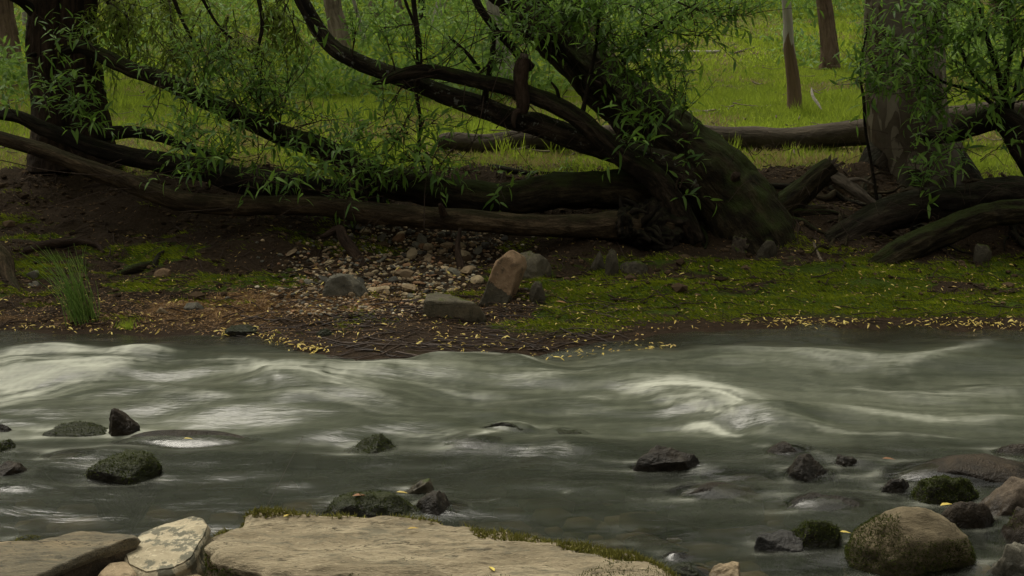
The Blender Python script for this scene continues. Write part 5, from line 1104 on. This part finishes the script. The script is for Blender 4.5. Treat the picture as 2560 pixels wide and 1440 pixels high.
# yellow willow leaves
def leaf_spots():
    L = []
    for k in range(2100):
        x = r.uniform(-3.1, 3.2); y = r.uniform(6.4, 8.35)
        if y > edge_y(x) - .02 and r.uniform() < (1 if y < 7.6 else .45): L.append((x, y))
    for k in range(430):                       # drift lines along the water's edge
        px = r.choice([r.normal(2000, 60), r.uniform(1830, 2200), r.normal(2430, 70), r.uniform(2250, 2600), r.normal(800, 22), r.uniform(0, 420), r.uniform(560, 760)]); x0 = on_z(px, 815)[0]; L.append((x0, edge_y(x0) + r.normal(.03, .032)))
    for k in range(160):
        px, py = r.uniform(1080, 1700), r.uniform(845, 900); q = on_z(px, py); L.append((q[0], max(q[1], edge_y(q[0]) - .25)))
    return L
SP = leaf_spots(); r.shuffle(SP)
def leafxf(x, y):
    z = max(float(H(x, y)), -.01) + .012; a = r.uniform(0, 6.28); return np.array([x, y, z]), np.array([math.cos(a), math.sin(a), r.normal(0, .2)]), np.array([r.normal(0, .35), r.normal(0, .35) - .2, 1.])
for x, y in SP[:300]:
    O, D, N = leafxf(x, y); D = Vector(D).normalized(); B = Vector(N).cross(D).normalized(); Nv = D.cross(B); l = .031 * r.uniform(.6, 1.35)
    o = bpy.data.objects.new('fallen_leaf', leaf_mesh('yellow_leaf', r.choice([.1, .3, .5]))); COL.objects.link(o); mtx = Matrix.Identity(4)
    for i in range(3): mtx[i][0], mtx[i][1], mtx[i][2], mtx[i][3] = D[i] * l, B[i] * l * 1.5, Nv[i] * l, O[i]
    o.matrix_basis = mtx; px, py = gpx(*O); wy_ = y - edge_y(x); where = ('floating at the water edge' if wy_ < .01 else 'in the drift line at the water edge') if wy_ < .07 else ('on the bright moss at the right' if x > .5 else 'on the brown litter left of the rushes' if px < 200 else 'on the dark moss at the left' if x < -1.1 and y > 7.4 else 'on the brown leaf litter left of centre' if x < -.7 else 'among the roots below the oblong block' if y < 7.2 else 'near the upright slab')
    size = 'tiny' if l < .026 else 'small' if l < .034 else 'long'; turn = 'lying across' if abs(D.x) > .8 else 'pointing at the water' if abs(D.y) > .8 else 'lying aslant'
    tag(o, size + ' yellow leaf ' + turn + ' ' + where, 'leaf', 'yellow leaves scattered over the far bank')
q = [leafxf(x, y) for x, y in SP[300:]]; n = len(q)
V, Fc, v = leaf_cloud([a[0] for a in q], [a[1] for a in q], [a[2] for a in q], r.uniform(.013, .032, n), r.uniform(.0045, .0085, n), .3, r.uniform(0, .999, n))
ob('yellow_litter', mk(V, Fc, {'var': v}), M['yellow_leaf'], kind='stuff')
def one_leaf(label, px, py, z, ln, mat='yellow_leaf', a=0.3, cat='leaf'):
    o_ = on_z(px, py, z) if z is not None else on_ground(px, py, 5) + np.array([0, 0, .02])
    me = leaf_mesh(mat, .3); o = bpy.data.objects.new('fallen_leaf', me); COL.objects.link(o); o.location = o_; o.scale = (ln, ln * 1.5, ln); o.rotation_euler = (.15, -.15, a); tag(o, label, cat)
one_leaf('yellow leaf on the front of the big foreground slab', 1236, 1428, .235, .045, a=1.9)
one_leaf('yellow leaf on the mossy rim of the big slab', 1018, 1322, .235, .035, a=.4)
one_leaf('yellow leaf at the top left rim of the big slab', 708, 1292, .235, .03, a=1.)
one_leaf('yellow leaf on the long low brown wet rock', 458, 1096, .06, .035, a=.1)
one_leaf('yellow leaf on the mossy low stone by the slate', 2090, 1330, .04, .05, a=.1)
one_leaf('pale yellow leaf hanging on the rock with the mossy shoulder', 2350, 1264, .06, .06, a=.5)
one_leaf('orange brown leaf on the moss right of the upright slab', 1388, 762, None, .07, 'brown_leaf', -.4)
one_leaf('small brown leaf upright on the moss below the standing stone', 1585, 712, None, .06, 'brown_leaf', 1.2)
one_leaf('brown leaf on the flat leafy rock behind the slab', 880, 1240, .06, .06, 'brown_leaf', .4)
one_leaf('yellow leaf on the flat leafy rock behind the slab', 990, 1230, .06, .04, a=0.)
one_leaf('orange leaf lying on the broad flat wet rock', 2205, 1146, .04, .05, 'brown_leaf', 0.)
# twigs and roots on the bank
mb = MB()
for k in range(1100):
    x, y = r.uniform(-3.2, 3.3), r.uniform(6.9, 9.3)
    if y < edge_y(x) + .03: continue
    a = r.uniform(0, 6.28) if y > 7.6 else r.normal(0, .5); ln = r.uniform(.04, .22); t = np.linspace(-.5, .5, 5); X = x + math.cos(a) * ln * t + r.normal(0, .006, 5); Y = y + math.sin(a) * ln * t + r.normal(0, .006, 5)
    V, Fs, b = tube(np.stack([X, Y, H(X, Y) + .006 + r.uniform(0, .012, 5)], 1), np.linspace(.0035, .0012, 5) * r.uniform(.6, 1.5), 4, caps=False); mb.add(V, Fs, bco=b)
ob('twig_litter', mb.mesh(), M['twig'], kind='stuff')
mb = MB()
for k in range(240):
    px, py = r.uniform(640, 1560), r.uniform(780, 905); g = on_z(px, py, .02)
    x, y = g[:2]
    if y < edge_y(x) - .06: continue
    ln = r.uniform(.1, .5); t = np.linspace(-.5, .5, 8); a = r.normal(.12, .4); X = x + ln * t; Y = y + ln * t * math.tan(a) + .03 * vn(t * 4, k, 0, 9)
    V, Fs, b = tube(np.stack([X, Y, np.maximum(H(X, Y), -.03) + .006 + .006 * vn(t * 6, k, 1, 9)], 1), np.linspace(.0028, .0009, 8) * r.uniform(.4, 1.7), 4, caps=False); mb.add(V, Fs, bco=b, var=np.full(len(V), r.uniform(0, .999)))
ob('root_mat', mb.mesh(), M['red_root'], kind='stuff')
mb = MB()
for k in range(2600):
    x, y = r.uniform(-3.3, 3.4), 7.2 + 2.1 * r.uniform() ** .8; s_ = r.uniform(.004, .02) * (1 + (r.uniform() < .06)); Vb = VS * s_ * np.array([1.2, 1, .7]) * r.uniform(.55, 1.35, VS.shape)
    mb.add(Vb + np.array([x, y, float(H(x, y)) + .1 * s_]), FS, var=np.full(len(VS), r.uniform()))
ob('soil_clods', mb.mesh(smooth=False), M['clod'], kind='stuff')
# rushes
rc = on_ground(212, 800, 5); n = 95; V = []; Fc = []; var = []
for k in range(n):
    b0 = rc + np.array([r.normal(0, .03), r.normal(0, .03), -.01]); d = np.array([r.normal(-.20, .15), r.normal(0, .12), 1.]); L = r.uniform(.15, .44); s = np.linspace(0, 1, 6); bend = np.array([r.normal(-.25, .3), r.normal(0, .2), -.15])
    c = b0 + (d / np.linalg.norm(d)) * (s * L)[:, None] + bend * (s ** 2.3 * L * .45)[:, None]
    Vt, Fs, _ = tube(c, np.linspace(.003, .0008, 6), 3, caps=False); Fc.append(Fs[0] + 18 * k); V.append(Vt); var.append(np.full(18, r.uniform(0, .999)))
ob('rush_clump', mk(np.concatenate(V) - rc, np.concatenate(Fc), {'var': np.concatenate(var)}), M['rush'], None, 'tall clump of thin green rushes on the beach at the left', 'rushes', loc=rc)
rc = on_ground(318, 820, 5); p = rc + np.stack([r.normal(0, .022, 90), r.normal(0, .02, 90), np.zeros(90)], -1); V, Fc = leaf_tri(p, np.stack([r.normal(0, .5, 90), r.normal(0, .4, 90), np.ones(90)], -1), np.tile([[0, 1., 0]], (90, 1)), .05 * r.uniform(.5, 1.2, 90), .004)
ob('grass_tuft', mk(V - rc, Fc, {'var': np.repeat(r.uniform(0, .999, 90), 3)}, False), M['grass'], None, 'small bright grass tuft at the water line right of the rushes', 'grass tuft', loc=rc)
# seedlings on the bank
for i, (px, py, h_) in enumerate([(1240, 440, .10), (1420, 440, .12), (1330, 450, .1), (1800, 390, .12), (1120, 440, .12), (1040, 450, .12)]):
    g = on_ground(px, py, 7); root = empty('seedling', g, ['seedling with drooping leaves on the bank behind the mossy trunk', 'light green seedling growing near the meadow log', 'small seedling between the two fallen trunks', 'single seedling standing before the meadow log right of the willow', 'low leafy seedling at the left end of the meadow log', 'leafy seedling beside the hanging leaf spray'][i], 'plant', 'seedlings on the bank')
    f = Foliage(800 + i)
    for k in range(4): f.shoot(g, [f.r.normal(0, .4), f.r.normal(0, .4) - .1, 1], h_ * f.r.uniform(.7, 1.5), .06, .3)
    f.emit(root, 12)
